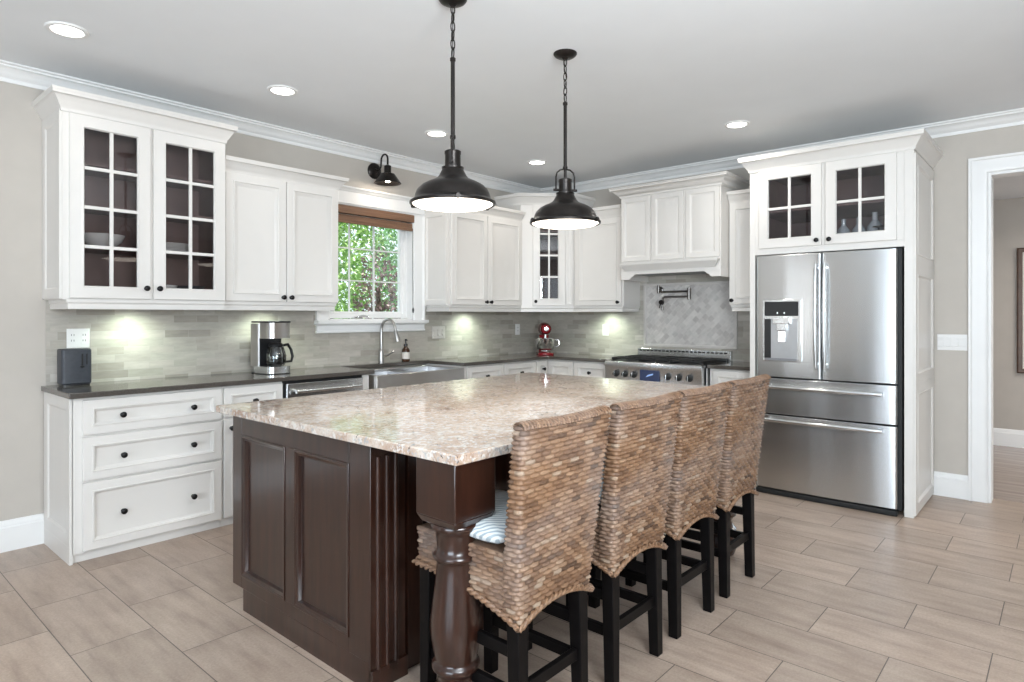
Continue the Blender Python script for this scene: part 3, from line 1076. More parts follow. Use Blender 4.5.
g = Thing('base_cabinet', 'narrow white base cabinet between the steel range and the refrigerator surround', 'base cabinet', (-D_B, -2.282, 0), W2)
base_body(g, .426, [(.030, .418, .704, .886, .210, .790, 'drawer'), (.030, .418, .062, .692, .06, .64, 'door')])

# counters
CT0, CT1 = .902, .932
poly = [(-4.715, -.002), (-4.715, -.580), (-2.735, -.580), (-2.735, -.105), (-1.785, -.105), (-1.785, -.580), (-.580, -.580), (-.580, -1.312), (-.010, -1.312), (-.010, -.010), (-.010, -.010)]
poly = [(-4.715, -.009), (-4.715, -.580), (-2.735, -.580), (-2.735, -.105), (-1.785, -.105), (-1.785, -.580), (-.580, -.580), (-.580, -1.312), (-.009, -1.312), (-.009, -.009)]
tag(obj('countertop', MB().prism(poly, CT0, CT1), 'quartz', bevel=.003), 'dark brown-grey quartz L-shaped countertop with the sink cut into it', 'countertop')
tag(obj('countertop', MB().box(-.580, -.009, -2.710, -2.276, CT0, CT1), 'quartz', bevel=.003), 'short dark quartz countertop between the range and the refrigerator', 'countertop')

# sink
g = Thing('apron_sink', 'stainless steel double-bowl apron front sink below the window', 'sink', (-2.26, -.35, .645), W1)
hx, y0, y1, zt, zb = .470, -.245, .240, .888, .700
m = MB()
m.box(-hx, hx, y0, y0 + .022, .645, zt)
m.box(-hx, hx, y1 - .02, y1, .66, zt).box(-hx, -hx + .02, y0 + .022, y1 - .02, .66, zt).box(hx - .02, hx, y0 + .022, y1 - .02, .66, zt)
g.part('apron', m, 'sinksteel', bevel=.006)
m = MB().box(-.02, .02, y0 + .022, y1 - .02, zb, zt - .018)
m.box(-hx + .02, hx - .02, y0 + .022, y1 - .02, .66, zb)
m.box(-hx + .02, -hx + .026, y0 + .022, y1 - .02, zb, zt - .004).box(hx - .026, hx - .02, y0 + .022, y1 - .02, zb, zt - .004)
m.box(-hx + .02, hx - .02, y1 - .026, y1 - .02, zb, zt - .004)
g.part('bowl', m, 'bowlsteel', bevel=.003)
for x in (-.23, .23):
    g.part('drain', MB().lathe([(.045, 0), (.045, .003), (.03, .004), (.03, .001), (0, .001)], (x, 0, zb)), 'chrome')

# faucet
g = Thing('kitchen_faucet', 'brushed nickel gooseneck faucet behind the apron sink', 'faucet', (-2.275, -.052, .932), W1)
g.part('base', MB().lathe([(.030, 0), (.030, .006), (.025, .012), (.024, .10), (.021, .112), (.014, .122)], (0, 0, .932)), 'nickel')
pts = [(0, 0, 1.05), (0, 0, 1.20)]
for i in range(0, 13):
    a = PI * i / 12 * 1.03
    pts.append((0.015 * i / 12, -.088 + .088 * math.cos(a), 1.225 + .088 * math.sin(a)))
g.part('neck', MB().tube(pts, .0125, 14), 'nickel')
q = Vector(pts[-1])
g.part('spray_head', MB().lathe([(.0135, 0), (.017, .008), (.018, .045), (.024, .085), (.023, .098), (0, .098)], q + Vector((0, 0, .004)), (.10, -.22, -1)), 'nickel')
g.part('lever', MB().tube([(.018, -.004, 1.0), (.045, -.012, 1.0), (.070, -.02, 1.008), (.110, -.03, 1.030)], [.015, .013, .010, .009], 12), 'nickel')

# soap bottle
g = Thing('soap_bottle', 'amber pump soap bottle with a pale label beside the faucet', 'bottle', (-2.010, -.062, .932), W1)
b = g.part('bottle', MB().lathe([(.033, 0), (.036, .004), (.036, .100), (.033, .112), (.018, .128), (.015, .132), (.015, .142), (0, .142)], (0, 0, .932)), 'amber')
g.part('paper_label', MB().lathe([(.0366, .025), (.0366, .085)], (0, 0, .932), cap=False), 'paper')
g.part('pump', MB().lathe([(.018, 0), (.018, .018), (.006, .022), (.005, .050), (.009, .052), (.009, .062), (0, .062)], (0, 0, 1.072)).tube([(0, 0, 1.128), (-.012, -.025, 1.130), (-.014, -.036, 1.122)], .005, 8), 'blackplastic')

# coffee maker
g = Thing('coffee_maker', 'stainless and black drip coffee maker with a glass carafe on the dark counter', 'coffee maker', (-3.395, -.225, .932), R(6))
def rr(x0, x1, y0, y1, r, n=5):
    out = []
    for cx, cy, a0 in ((x1 - r, y1 - r, 0), (x0 + r, y1 - r, 90), (x0 + r, y0 + r, 180), (x1 - r, y0 + r, 270)):
        for k in range(n + 1):
            a = R(a0 + 90 * k / n)
            out.append((cx + r * math.cos(a), cy + r * math.sin(a)))
    return out
g.part('base', MB().prism(rr(-.095, .095, -.14, .12, .05), .932, .938), 'blackplastic')
g.part('hot_plate_base', MB().prism(rr(-.095, .095, -.14, .10, .055), .938, .985), 'steel')
g.part('water_tank', MB().prism(rr(-.093, .093, .0, .12, .03), .985, 1.290), 'sinksteel')
g.part('brew_head', MB().prism(rr(-.094, .094, -.14, .03, .06), 1.185, 1.296), 'sinksteel')
g.part('backing', MB().box(-.088, .088, -.006, -.0, .986, 1.185), 'blackplastic')
g.part('lid', MB().prism(rr(-.096, .096, -.142, .122, .05), 1.296, 1.308), 'blackplastic', bevel=.003)
g.part('carafe', MB().lathe([(.055, 0), (.070, .02), (.072, .07), (.060, .115), (.050, .135), (.046, .135), (.056, .112), (.068, .068), (.066, .022), (0, .012)], (0, -.068, .990)), 'bottleglass')
g.part('coffee', MB().lathe([(.054, 0.002), (.066, .022), (.067, .060), (0, .060)], (0, -.068, .991)), 'blackplastic')
g.part('carafe_lid', MB().lathe([(.050, 0), (.052, .012), (.042, .026), (.012, .032), (0, .034)], (0, -.068, 1.124)), 'blackplastic')
g.part('carafe_handle', MB().tube([(.045, -.075, 1.130), (.090, -.080, 1.138), (.116, -.082, 1.10), (.128, -.084, 1.05), (.118, -.083, 1.015), (.070, -.078, 1.012)], [.010, .011, .011, .010, .010, .009], 10), 'blackplastic')

# small charcoal appliance
g = Thing('countertop_appliance', 'small charcoal box-shaped appliance with a dark slot at the left end of the dark counter', 'appliance', (-4.567, -.090, .932), W1)
g.part('body', MB().prism(rr(-.077, .077, -.055, .055, .016), .940, 1.150), 'slate', bevel=.008)
g.part('base', MB().prism(rr(-.071, .071, -.050, .050, .014), .932, .942), 'blackplastic')
lv = g.part('slot', MB().box(.022, .030, -.0565, -.054, 1.035, 1.120).box(.046, .052, -.0565, -.054, 1.055, 1.120), 'rubber')
g.part('lever', MB().box(.014, .036, -.064, -.0565, 1.040, 1.050), 'blackplastic', sub=lv, bevel=.002)

# stand mixer in the corner
g = Thing('stand_mixer', 'red stand mixer with a shiny bowl in the corner of the dark counter', 'stand mixer', (-.36, -.36, .932), PI / 4 + PI / 2 + PI)
# local: -y is towards the camera
g.part('base', MB().prism(rr(-.085, .085, -.17, .15, .07), .932, .955).prism(rr(-.055, .055, .03, .14, .04), .955, .975), 'red', bevel=.006)
g.part('column', MB().tube([(0, .085, .96), (0, .09, 1.05), (0, .088, 1.14)], [.058, .046, .055], 18), 'red')
hd = []
m = MB().lathe([(0.0, 0), (.035, .004), (.058, .025), (.068, .09), (.066, .17), (.056, .25), (.045, .285), (.03, .295), (0, .296)], (0, .15, 1.205), (0, -1, 0), 24)
g.part('head', m, 'red')
g.part('trim_band', MB().lathe([(.0595, 0), (.0585, .02)], (0, -.088, 1.205), (0, -1, 0), 24, cap=False), 'chrome')
g.part('hub_cap', MB().lathe([(.022, 0), (.022, .012), (0, .013)], (0, -.146, 1.205), (0, -1, 0), 18), 'chrome')
g.part('bowl', MB().lathe([(.050, 0), (.055, .012), (.045, .016), (.088, .045), (.105, .09), (.110, .150), (.106, .150), (.101, .09), (.083, .048), (0, .022)], (0, -.055, .955)), 'chrome')
g.part('bowl_handle', MB().tube([(.104, -.055, 1.085), (.135, -.055, 1.09), (.148, -.055, 1.06), (.142, -.055, 1.025), (.100, -.055, 1.01)], .008, 10), 'chrome')
g.part('beater', MB().cyl((0, -.055, 1.0), (0, -.055, 1.15), .012).tube([(0, -.055, 1.09), (.045, -.055, 1.06), (.04, -.055, 1.01), (0, -.055, .985), (-.04, -.055, 1.01), (-.045, -.055, 1.06), (0, -.055, 1.09)], .007, 8), 'chrome')

# ------------------------------------------------------------------ range
RX, RY0, RY1 = .640, -1.318, -2.270
g = Thing('gas_range', 'stainless professional gas range with black grates under the white hood', 'range', (-RX, RY0, 0), W2)
Wd = RY0 - RY1
g.part('body', MB().box(0, Wd, .02, RX - .012, .08, .905), 'steel', bevel=.002)
g.part('oven_door', MB().box(.012, Wd - .012, -.022, .02, .20, .725), 'steel', bevel=.004)
g.part('oven_handle', MB().cyl((.05, -.07, .680), (Wd - .05, -.07, .680), .013).cyl((.09, -.022, .68), (.09, -.07, .68), .009).cyl((Wd - .09, -.022, .68), (Wd - .09, -.07, .68), .009), 'steel')
cp = g.part('control_panel', MB().prism([(-.020, .745), (-.030, .872), (-.034, .880), (-.034, .915), (-.022, .926), (.06, .926), (.06, .745)], 0, Wd, 'x'), 'steel', bevel=.002)
for i, x in enumerate((.120, .213, .306, .640, .742, .842)):
    k = MB().lathe([(.030, 0), (.030, .006), (.024, .010), (.021, .030), (.018, .034), (0, .034)], (x, -.026, .815), (0, -1, -.08), 20)
    kb = g.part('knob', k, 'iron', sub=cp)
    g.part('knob_grip', MB().box(x - .004, x + .004, -.066, -.056, .792, .838), 'chrome', sub=kb, bevel=.001)
ds = g.part('display', MB().box(.372, .562, -.0345, -.020, .768, .862), 'lcd', sub=cp)
g.part('display_icon', MB().prism([(.430, .800), (.500, .822), (.505, .836), (.452, .822)], -.0352, -.0346, 'y'), 'lcdicon', sub=ds)
g.part('cooktop', MB().box(.006, Wd - .006, .04, RX - .07, .905, .928), 'iron')
for j in range(3):
    x0 = .018 + j * (Wd - .036) / 3
    x1 = x0 + (Wd - .036) / 3 - .008
    m = MB()
    for x in (x0, x1 - .012):
        m.box(x, x + .012, .06, RX - .085, .930, .958)
    for y in (.06, .185, .31, .435, RX - .097):
        m.box(x0, x1, y, y + .012, .944, .958)
    xm = (x0 + x1) / 2
    m.box(xm - .006, xm + .006, .06, RX - .085, .944, .958)
    g.part('grate', m, 'iron', bevel=.002)
    for y in (.18, .42):
        g.part('burner', MB().lathe([(.055, 0), (.055, .006), (.030, .010), (.030, .016), (0, .017)], (xm, y, .928), n=20), 'iron')
bk = g.part('backguard', MB().box(0, Wd, RX - .068, RX - .014, .905, 1.022), 'steel', bevel=.003)
m = MB()
for i in range(22):
    x = .02 + i * (Wd - .04) / 22
    m.box(x, x + .030, RX - .0695, RX - .0665, .996, 1.009)
g.part('vent_slot', m, 'rubber', sub=bk)
for x in (.05, Wd - .05):
    for y in (.08, RX - .1):
        g.part('leg', MB().cyl((x, y, 0), (x, y, .08), .022), 'steel')

# pot filler
g = Thing('pot_filler', 'bronze folding pot filler tap on the mosaic panel above the range', 'faucet', (-.012, -1.545, 1.60), W2)
m = MB().lathe([(.030, 0), (.030, .008), (.016, .014), (.014, .05)], (0, 0, 1.60), (0, -1, 0), 20)
g.part('wall_flange', m, 'gunmetal')
g.part('riser', MB().cyl((0, -.05, 1.565), (0, -.05, 1.645), .013), 'gunmetal')
g.part('upper_arm', MB().tube([(0, -.05, 1.578), (.16, -.055, 1.578), (.325, -.06, 1.578)], .0095, 12), 'gunmetal')
g.part('elbow', MB().cyl((.325, -.06, 1.50), (.325, -.06, 1.61), .016), 'gunmetal')
g.part('lower_arm', MB().tube([(.325, -.06, 1.528), (.2, -.085, 1.528), (.09, -.105, 1.528)], .0095, 12), 'gunmetal')
g.part('spout', MB().tube([(.10, -.104, 1.528), (.078, -.108, 1.515), (.072, -.109, 1.47), (.072, -.109, 1.40)], .011, 12), 'gunmetal')
g.part('valve_handle', MB().lathe([(.022, 0), (.026, .01), (.022, .03), (0, .032)], (.074, -.115, 1.475), (0, -1, 0), 16).tube([(.074, -.14, 1.475), (.058, -.142, 1.42)], .005, 8), 'bronze')

# ------------------------------------------------------------------ refrigerator
GX = .800
g = Thing('refrigerator', 'stainless steel french door refrigerator with water dispenser inside the white surround', 'refrigerator', (-GX, -2.764, 0), W2)
Wd = .950
g.part('body', MB().box(.004, Wd + .018, .055, GX - .05, .03, 1.806), 'rubber')
def curved_front(x0, x1, z0, z1, cx, bulge=.010, half=.49, dep=.052, n=14):
    """door slab whose front bows gently outwards, with rounded vertical edges"""
    pts = []
    xs_ = [x0 + t for t in (0, .002, .004, .007, .010)] + [x0 + .013 + (x1 - x0 - .026) * i / n for i in range(n + 1)] + [x1 - t for t in (.010, .007, .004, .002, 0)]
    for x in xs_:
        e = min(x - x0, x1 - x)
        edge = .010 * max(0, 1 - e / .012) ** 2
        pts.append((x, -bulge * (1 - ((x - cx) / half) ** 2) + edge))
    pts += [(x1, dep), (x0, dep)]
    return MB().prism(pts, z0, z1)
mid = .478
dl = g.part('door', curved_front(.010, mid - .004, .888, 1.800, mid), 'steel', bevel=.003)
dr = g.part('door', curved_front(mid + .004, Wd - .004, .888, 1.800, mid), 'steel', bevel=.003)
du = g.part('drawer', curved_front(.010, Wd - .004, .612, .876, mid, n=24), 'steel', bevel=.003)
dw = g.part('drawer', curved_front(.010, Wd - .004, .046, .600, mid, n=24), 'steel', bevel=.003)
for d, x in ((dl, mid - .030), (dr, mid + .030)):
    m = MB()
    pts = []
    for i in range(13):
        t = i / 12
        pts.append((x, -.045 - .022 * math.sin(PI * t), .965 + .755 * t))
    m.tube(pts, [.009] + [.0125] * 11 + [.009], 12)
    m.cyl((x, -.010, 1.00), (x, -.050, .995), .009).cyl((x, -.010, 1.69), (x, -.050, 1.695), .009)
    g.part('handle', m, 'steel', sub=d)
for d, z in ((du, .815), (dw, .568)):
    pts = []
    for i in range(13):
        t = i / 12
        pts.append((.085 + .780 * t, -.050 - .020 * math.sin(PI * t), z))
    m = MB().tube(pts, .0145, 12)
    m.cyl((.11, -.0, z), (.11, -.055, z), .010).cyl((.84, -.0, z), (.84, -.055, z), .010)
    g.part('handle', m, 'steel', sub=d)
# dispenser
dp = g.part('dispenser', MB().box(.062, .345, -.024, -.002, 1.005, 1.470), 'steel', sub=dl, bevel=.006)
g.part('display_panel', MB().box(.080, .325, -.0265, -.022, 1.345, 1.452), 'blackplastic', sub=dp, bevel=.002)
g.part('recess', MB().box(.078, .318, -.0262, -.022, 1.022, 1.325), 'recessgrey', sub=dp, bevel=.002)
g.part('recess_wall', MB().box(.080, .128, -.0275, -.023, 1.024, 1.322), 'blackplastic', sub=dp)
g.part('nozzle', MB().box(.150, .270, -.060, -.024, 1.285, 1.335).box(.175, .245, -.055, -.024, 1.235, 1.29), 'steel', sub=dp, bevel=.004)
g.part('paddle', MB().box(.182, .238, -.040, -.026, 1.150, 1.235), 'chrome', sub=dp, bevel=.004)
g.part('drip_tray', MB().box(.085, .312, -.034, -.022, 1.010, 1.030), 'grill', sub=dp, bevel=.002)
m = MB()
for x in (.175, .225):
    m.box(x - .004, x + .004, -.0272, -.0264, 1.362, 1.372)
g.part('panel_icon', m, 'dispicon', sub=dp)
g.part('toe_grille', MB().box(.01, Wd + .0, -.012, .05, .0, .038), 'rubber', bevel=.008)

# ------------------------------------------------------------------ wall plates
def plate(name, label, cat, loc, rz, wdt, slots, rocker=True, group=None, hgt=.118, cm='plate'):
    g = Thing(name, label, cat, loc, rz, group)
    z = loc[2]
    p = g.part('cover_plate', MB().panel(-wdt / 2, wdt / 2, z, z + hgt, [(0, 0), (0, -.004), (.004, -.006), (.006, -.006)]), cm)
    for i in range(slots):
        x = -wdt / 2 + wdt * (i + .5) / slots
        if rocker:
            g.part('rocker', MB().prism([(-.006, z + .027), (-.017, z + .029), (-.008, z + .060), (-.013, z + .090), (-.006, z + .092)], x - .016, x + .016, 'x'), cm)
        else:
            s = g.part('socket', MB().box(x - .017, x + .017, -.0075, -.005, z + .022, z + .096), 'plate', bevel=.001)
            m = MB()
            for zz in (.046, .080):
                m.box(x - .008, x - .005, -.0082, -.0074, z + zz - .006, z + zz + .005).box(x + .005, x + .008, -.0082, -.0074, z + zz - .006, z + zz + .005)
            g.part('slot', m, 'slot', sub=s)
    return g
plate('light_switch', 'four-gang white light switch plate between the refrigerator surround and the doorway', 'light switch', (0, -3.925, 1.090), W2, .186, 4)
plate('power_outlet', 'double white power outlet on the backsplash behind the charcoal appliance', 'power outlet', (-4.527, -.008, 1.150), W1, .120, 2, False)
plate('light_switch', 'beige switch plate on the backsplash right of the window sill', 'light switch', (-1.565, -.008, 1.125), W1, .165, 3, cm='stoneplate')
plate('power_outlet', 'single white power outlet on the window wall backsplash beside the corner', 'power outlet', (-.400, -.008, 1.135), W1, .072, 1, False)
plate('power_outlet', 'single white power outlet on the backsplash left of the range', 'power outlet', (-.008, -.900, 1.135), W2, .072, 1, False)

# ------------------------------------------------------------------ island
IX0, IX1, IY0, IY1 = -4.388, -2.090, -3.205, -1.588
tag(obj('island_countertop', MB().box(IX0, IX1, IY0, IY1, .898, .930), 'granite', bevel=.004), 'polished cream granite slab with brown flecks on top of the dark island', 'countertop')
BX0, BX1, BY0, BY1 = -4.330, -2.16, -2.690, -1.640
g = Thing('kitchen_island', 'dark espresso wood kitchen island with recessed end panels and turned corner posts', 'kitchen island', ((BX0 + BX1) / 2, (BY0 + BY1) / 2, 0), 0)
ox, oy = (BX0 + BX1) / 2, (BY0 + BY1) / 2
hx, hy = (BX1 - BX0) / 2, (BY1 - BY0) / 2
m = MB().box(-hx + .022, hx - .022, -hy + .004, hy - .02, .10, .897).box(-hx + .022, hx - .022, -hy + .004, hy - .095, 0, .10)
g.part('body', m, 'espresso', bevel=.002)
# left end panel: face towards -x; local x runs from the back (y max) to the front
L = 2 * hy
def end_panel(m):
    th = .022
    z0, z1 = .10, .897
    for a, b in [(0, .085), (.930, L)]:
        m.box(a, b, -th, .0, z0, z1)
    m.box(.085, .930, -th, .0, .80, z1).box(.085, .930, -th, .0, z0, .155).box(.470, .545, -th, .0, .155, .80)
    m.box(.10, L, -th, 0, 0, z0)                       # foot in front of the toe notch
    for a, b in ((.085, .470), (.545, .930)):
        # nested inner molding: sloped ring falling to a flat field
        m.panel(a - .001, b + .001, .154, .801, [(0, 0), (0, -th - .004), (.009, -th - .004), (.012, -th), (.024, -th + .003), (.028, -.004), (.040, -.003)])
    return m
ep = g.part('end_panel', end_panel(MB()), 'espresso', rot=(0, 0, -PI / 2), bevel=.0015)
ep.location = (-hx + .022, hy, 0)
ep2 = g.part('end_panel', ep.data, 'espresso', rot=(0, 0, PI / 2))
ep2.location = (hx - .022, -hy, 0)
# panelling along the seating side and a fluted pilaster at its left end
m = MB()
m.box(-hx + .0, -hx + .16, -hy - .012, -hy + .004, 0, .897)
for i in range(3):
    x = -hx + .034 + i * .040
    m.lathe([(.011, 0), (.011, .78)], (x, -hy - .012, .06), n=12)
m.box(-hx, -hx + .165, -hy - .022, -hy - .0, 0, .075)
g.part('pilaster', m, 'espresso', bevel=.002)
m = MB()
xs = np.linspace(-hx + .17, hx - .03, 4)
for a, b in zip(xs[:-1], xs[1:]):
    m.panel(float(a), float(b), .02, .895, [(0, 0), (0, -.018), (.07, -.018), (.078, -.012), (.088, -.006)])
sp = g.part('side_panel', m, 'espresso')
sp.location = (0, -hy + .004, 0)
# working side: doors
m = MB()
xs = np.linspace(-hx + .03, hx - .03, 5)
for a, b in zip(xs[:-1], xs[1:]):
    m.panel(float(a) + .003, float(b) - .003, .11, .885, [(0, 0), (0, -.018), (.07, -.018), (.078, -.012), (.088, -.006)])
sp = g.part('door_row', m, 'espresso', rot=(0, 0, PI))
sp.location = (0, hy - .02, 0)


def post_mb(cx, cy):
    m = MB()
    s = .091
    # square block, chamfered below into the turning
    m.box(cx - s, cx + s, cy - s, cy + s, .715, .897)
    n = 40
    k = s
    vs = [(cx - k, cy - k, .715), (cx + k, cy - k, .715), (cx + k, cy + k, .715), (cx - k, cy + k, .715)]
    q = .078
    vs += [(cx - q, cy - q, .690), (cx + q, cy - q, .690), (cx + q, cy + q, .690), (cx - q, cy + q, .690)]
    m.add(vs, [(0, 1, 5, 4), (1, 2, 6, 5), (2, 3, 7, 6), (3, 0, 4, 7), (4, 5, 6, 7), (3, 2, 1, 0)])
    prof = [(.076, .692), (.082, .684), (.082, .672), (.074, .664), (.068, .655), (.066, .648), (.064, .640), (.061, .615), (.062, .598), (.066, .592), (.074, .586), (.074, .574), (.066, .568),
            (.062, .560), (.063, .535), (.068, .490), (.075, .440), (.081, .390), (.083, .355), (.081, .320), (.075, .285), (.070, .262), (.067, .250), (.070, .244), (.078, .236), (.078, .222), (.070, .214),
            (.060, .205), (.056, .190), (.060, .170), (.072, .155), (.080, .148), (.080, .130), (.072, .122), (.066, .112), (.070, .095), (.078, .070), (.080, .045), (.074, .02), (.066, 0.0)]
    m.lathe([(r, z) for r, z in reversed(prof)], (cx, cy, 0), n=44)
    return m
PX, PY = -4.281, -3.092
pp = g.part('post', post_mb(PX - ox, PY - oy), 'espresso', bevel=.004, smooth=50)
pp2 = g.part('post', post_mb(-2.195 - ox, PY - oy), 'espresso', bevel=.004, smooth=50)

# ------------------------------------------------------------------ wicker counter stools
ROWH, CELL = .0146, .046


def weave_mesh(path_fn, closed, per, z_low, z_high, zb_fn, zt_fn, seed):
    """woven surface of level rows; each row is a run of short bulging strands laid like bricks.
    path_fn(s, z) -> (x, y, nx, ny); the lower edge follows zb_fn, the upper edge zt_fn"""
    nc = int(round(per / CELL))
    NS = nc * 8
    nr = int(round((z_high - z_low) / ROWH))
    SUB = 5
    NR = nr * SUB
    V, Fc, att = [], [], []
    cols = NS if closed else NS + 1
    zb = [zb_fn(i / NS) for i in range(cols)]
    zt = [zt_fn(i / NS) for i in range(cols)]
    flag = []
    r_ = random.Random(seed)
    jit = [r_.uniform(-.12, .12) for _ in range(nr + 1)]
    for j in range(NR + 1):
        ri = min(j // SUB, nr - 1)
        fr = j / SUB - ri
        prof = math.sin(PI * fr) ** 0.9 if 0 < fr < 1 else 0.0
        for i in range(cols):
            s = i / NS
            z = z_low + (z_high - z_low) * j / NR
            flag.append(z < zb[i] - .006 or z > zt[i] + .006)
            z = min(max(z, zb[i]), zt[i])
            x, y, nx, ny = path_fn(s, z)
            c = s * nc + .5 * (ri % 2) + jit[ri]
            f = c - math.floor(c)
            cell = max(0.0, math.sin(PI * f)) ** .75
            o = -.008 + .0105 * prof * (.05 + .95 * cell)
            V.append((x + nx * o, y + ny * o, z))
    table = {}
    for j in range(NR):
        ri = j // SUB
        for i in range(NS):
            a = j * cols + i
            b = j * cols + (i + 1) % cols
            q = (a, b, b + cols, a + cols)
            if all(flag[k] for k in q):
                continue
            Fc.append(q)
            ci = int(math.floor((i + .5) / NS * nc + .5 * (ri % 2) + jit[ri])) % nc
            if (ri, ci) not in table:
                table[(ri, ci)] = min(1, max(0, r_.gauss(.5, .24)))
            att.append(table[(ri, ci)])
    return V, Fc, att


def build_weave(parts, name):
    V, Fc, A = [], [], []
    for v, f, a in parts:
        o = len(V)
        V += v
        Fc += [tuple(i + o for i in q) for q in f]
        A += a
    me = bpy.data.meshes.new(name)
    me.from_pydata(V, [], Fc)
    at = me.attributes.new('strand', 'FLOAT', 'FACE')
    at.data.foreach_set('value', A)
    me.shade_smooth()
    me.update()
    return me


# stool frame: x across, +y towards the island, rear face near y = 0
def back_half(z):
    t = (z - .44) / (1.06 - .44)
    return .190 + .047 * max(0, min(1, t)) ** .9
def back_y(z):
    t = max(0, (z - .44) / (1.06 - .44))
    return -.062 * t ** 1.15
def back_th(z):
    t = max(0, min(1, (z - .62) / .44))
    return .075 - .022 * t


def back_path(s, z):
    h, T, y0 = back_half(z), back_th(z), back_y(z)
    r = .020
    # rounded rectangle, starts at the middle of the rear face going +x
    segs = [h - r, PI / 2 * r, T - 2 * r, PI / 2 * r, 2 * (h - r), PI / 2 * r, T - 2 * r, PI / 2 * r, h - r]
    tot = sum(segs)
    d = s * tot
    bow = .008
    k = 0
    while k < 8 and d > segs[k]:
        d -= segs[k]
        k += 1
    if k == 0: p = (d, 0, 0, -1)
    elif k == 1: a = d / r; p = (h - r + r * math.sin(a), r - r * math.cos(a), math.sin(a), -math.cos(a))
    elif k == 2: p = (h, r + d, 1, 0)
    elif k == 3: a = d / r; p = (h - r + r * math.cos(a), T - r + r * math.sin(a), math.cos(a), math.sin(a))
    elif k == 4: p = (h - r - d, T, 0, 1)
    elif k == 5: a = d / r; p = (-h + r - r * math.sin(a), T - r + r * math.cos(a), -math.sin(a), math.cos(a))
    elif k == 6: p = (-h, T - r - d, -1, 0)
    elif k == 7: a = d / r; p = (-h + r - r * math.cos(a), r - r * math.sin(a), -math.cos(a), -math.sin(a))
    else: p = (-h + r + d, 0, 0, -1)
    return (p[0], y0 + p[1] - bow * (1 - (p[0] / h) ** 2) * 0, p[2], p[3])


def arch(u):
    """rear lower edge of the woven skirt: low at the corners, lifted between them (u in -1..1)"""
    return .424 + .046 * (1 - abs(u) ** 2.0)


def side_edge(v):
    """lower edge along a side, v = 0 at the rear corner, 1 at the front corner"""
    return .424 + .083 * v ** .8 + .018 * math.sin(PI * v)


def front_edge(u):
    return .507 + .020 * (1 - u * u)


def back_zb(s):
    x = back_path(s, .44)[0] / .187
    return arch(max(-1, min(1, x)))


SEAT_D, SEAT_Z = .47, .630


def skirt_path(s, z):
    hw = .188
    r = .022
    y0 = .020
    a_ = SEAT_D - y0 - r
    segs = [a_, PI / 2 * r, 2 * (hw - r), PI / 2 * r, a_]
    tot = sum(segs)
    d = s * tot
    k = 0
    while k < 4 and d > segs[k]:
        d -= segs[k]
        k += 1
    if k == 0: return (hw, y0 + d, 1, 0)
    if k == 1: a = d / r; return (hw - r + r * math.cos(a), SEAT_D - r + r * math.sin(a), math.cos(a), math.sin(a))
    if k == 2: return (hw - r - d, SEAT_D, 0, 1)
    if k == 3: a = d / r; return (-hw + r - r * math.sin(a), SEAT_D - r + r * math.cos(a), -math.sin(a), math.cos(a))
    return (-hw, SEAT_D - r - d, -1, 0)


def skirt_zb(s):
    x, y, nx, ny = skirt_path(s, .5)
    if abs(nx) > .9:
        return side_edge(max(0, min(1, y / SEAT_D)))
    return front_edge(max(-1, min(1, x / .188)))


def top_of_back(s):
    x = back_path(s, 1.0)[0]
    return 1.030 - .003 * math.cos(PI * x / .23)


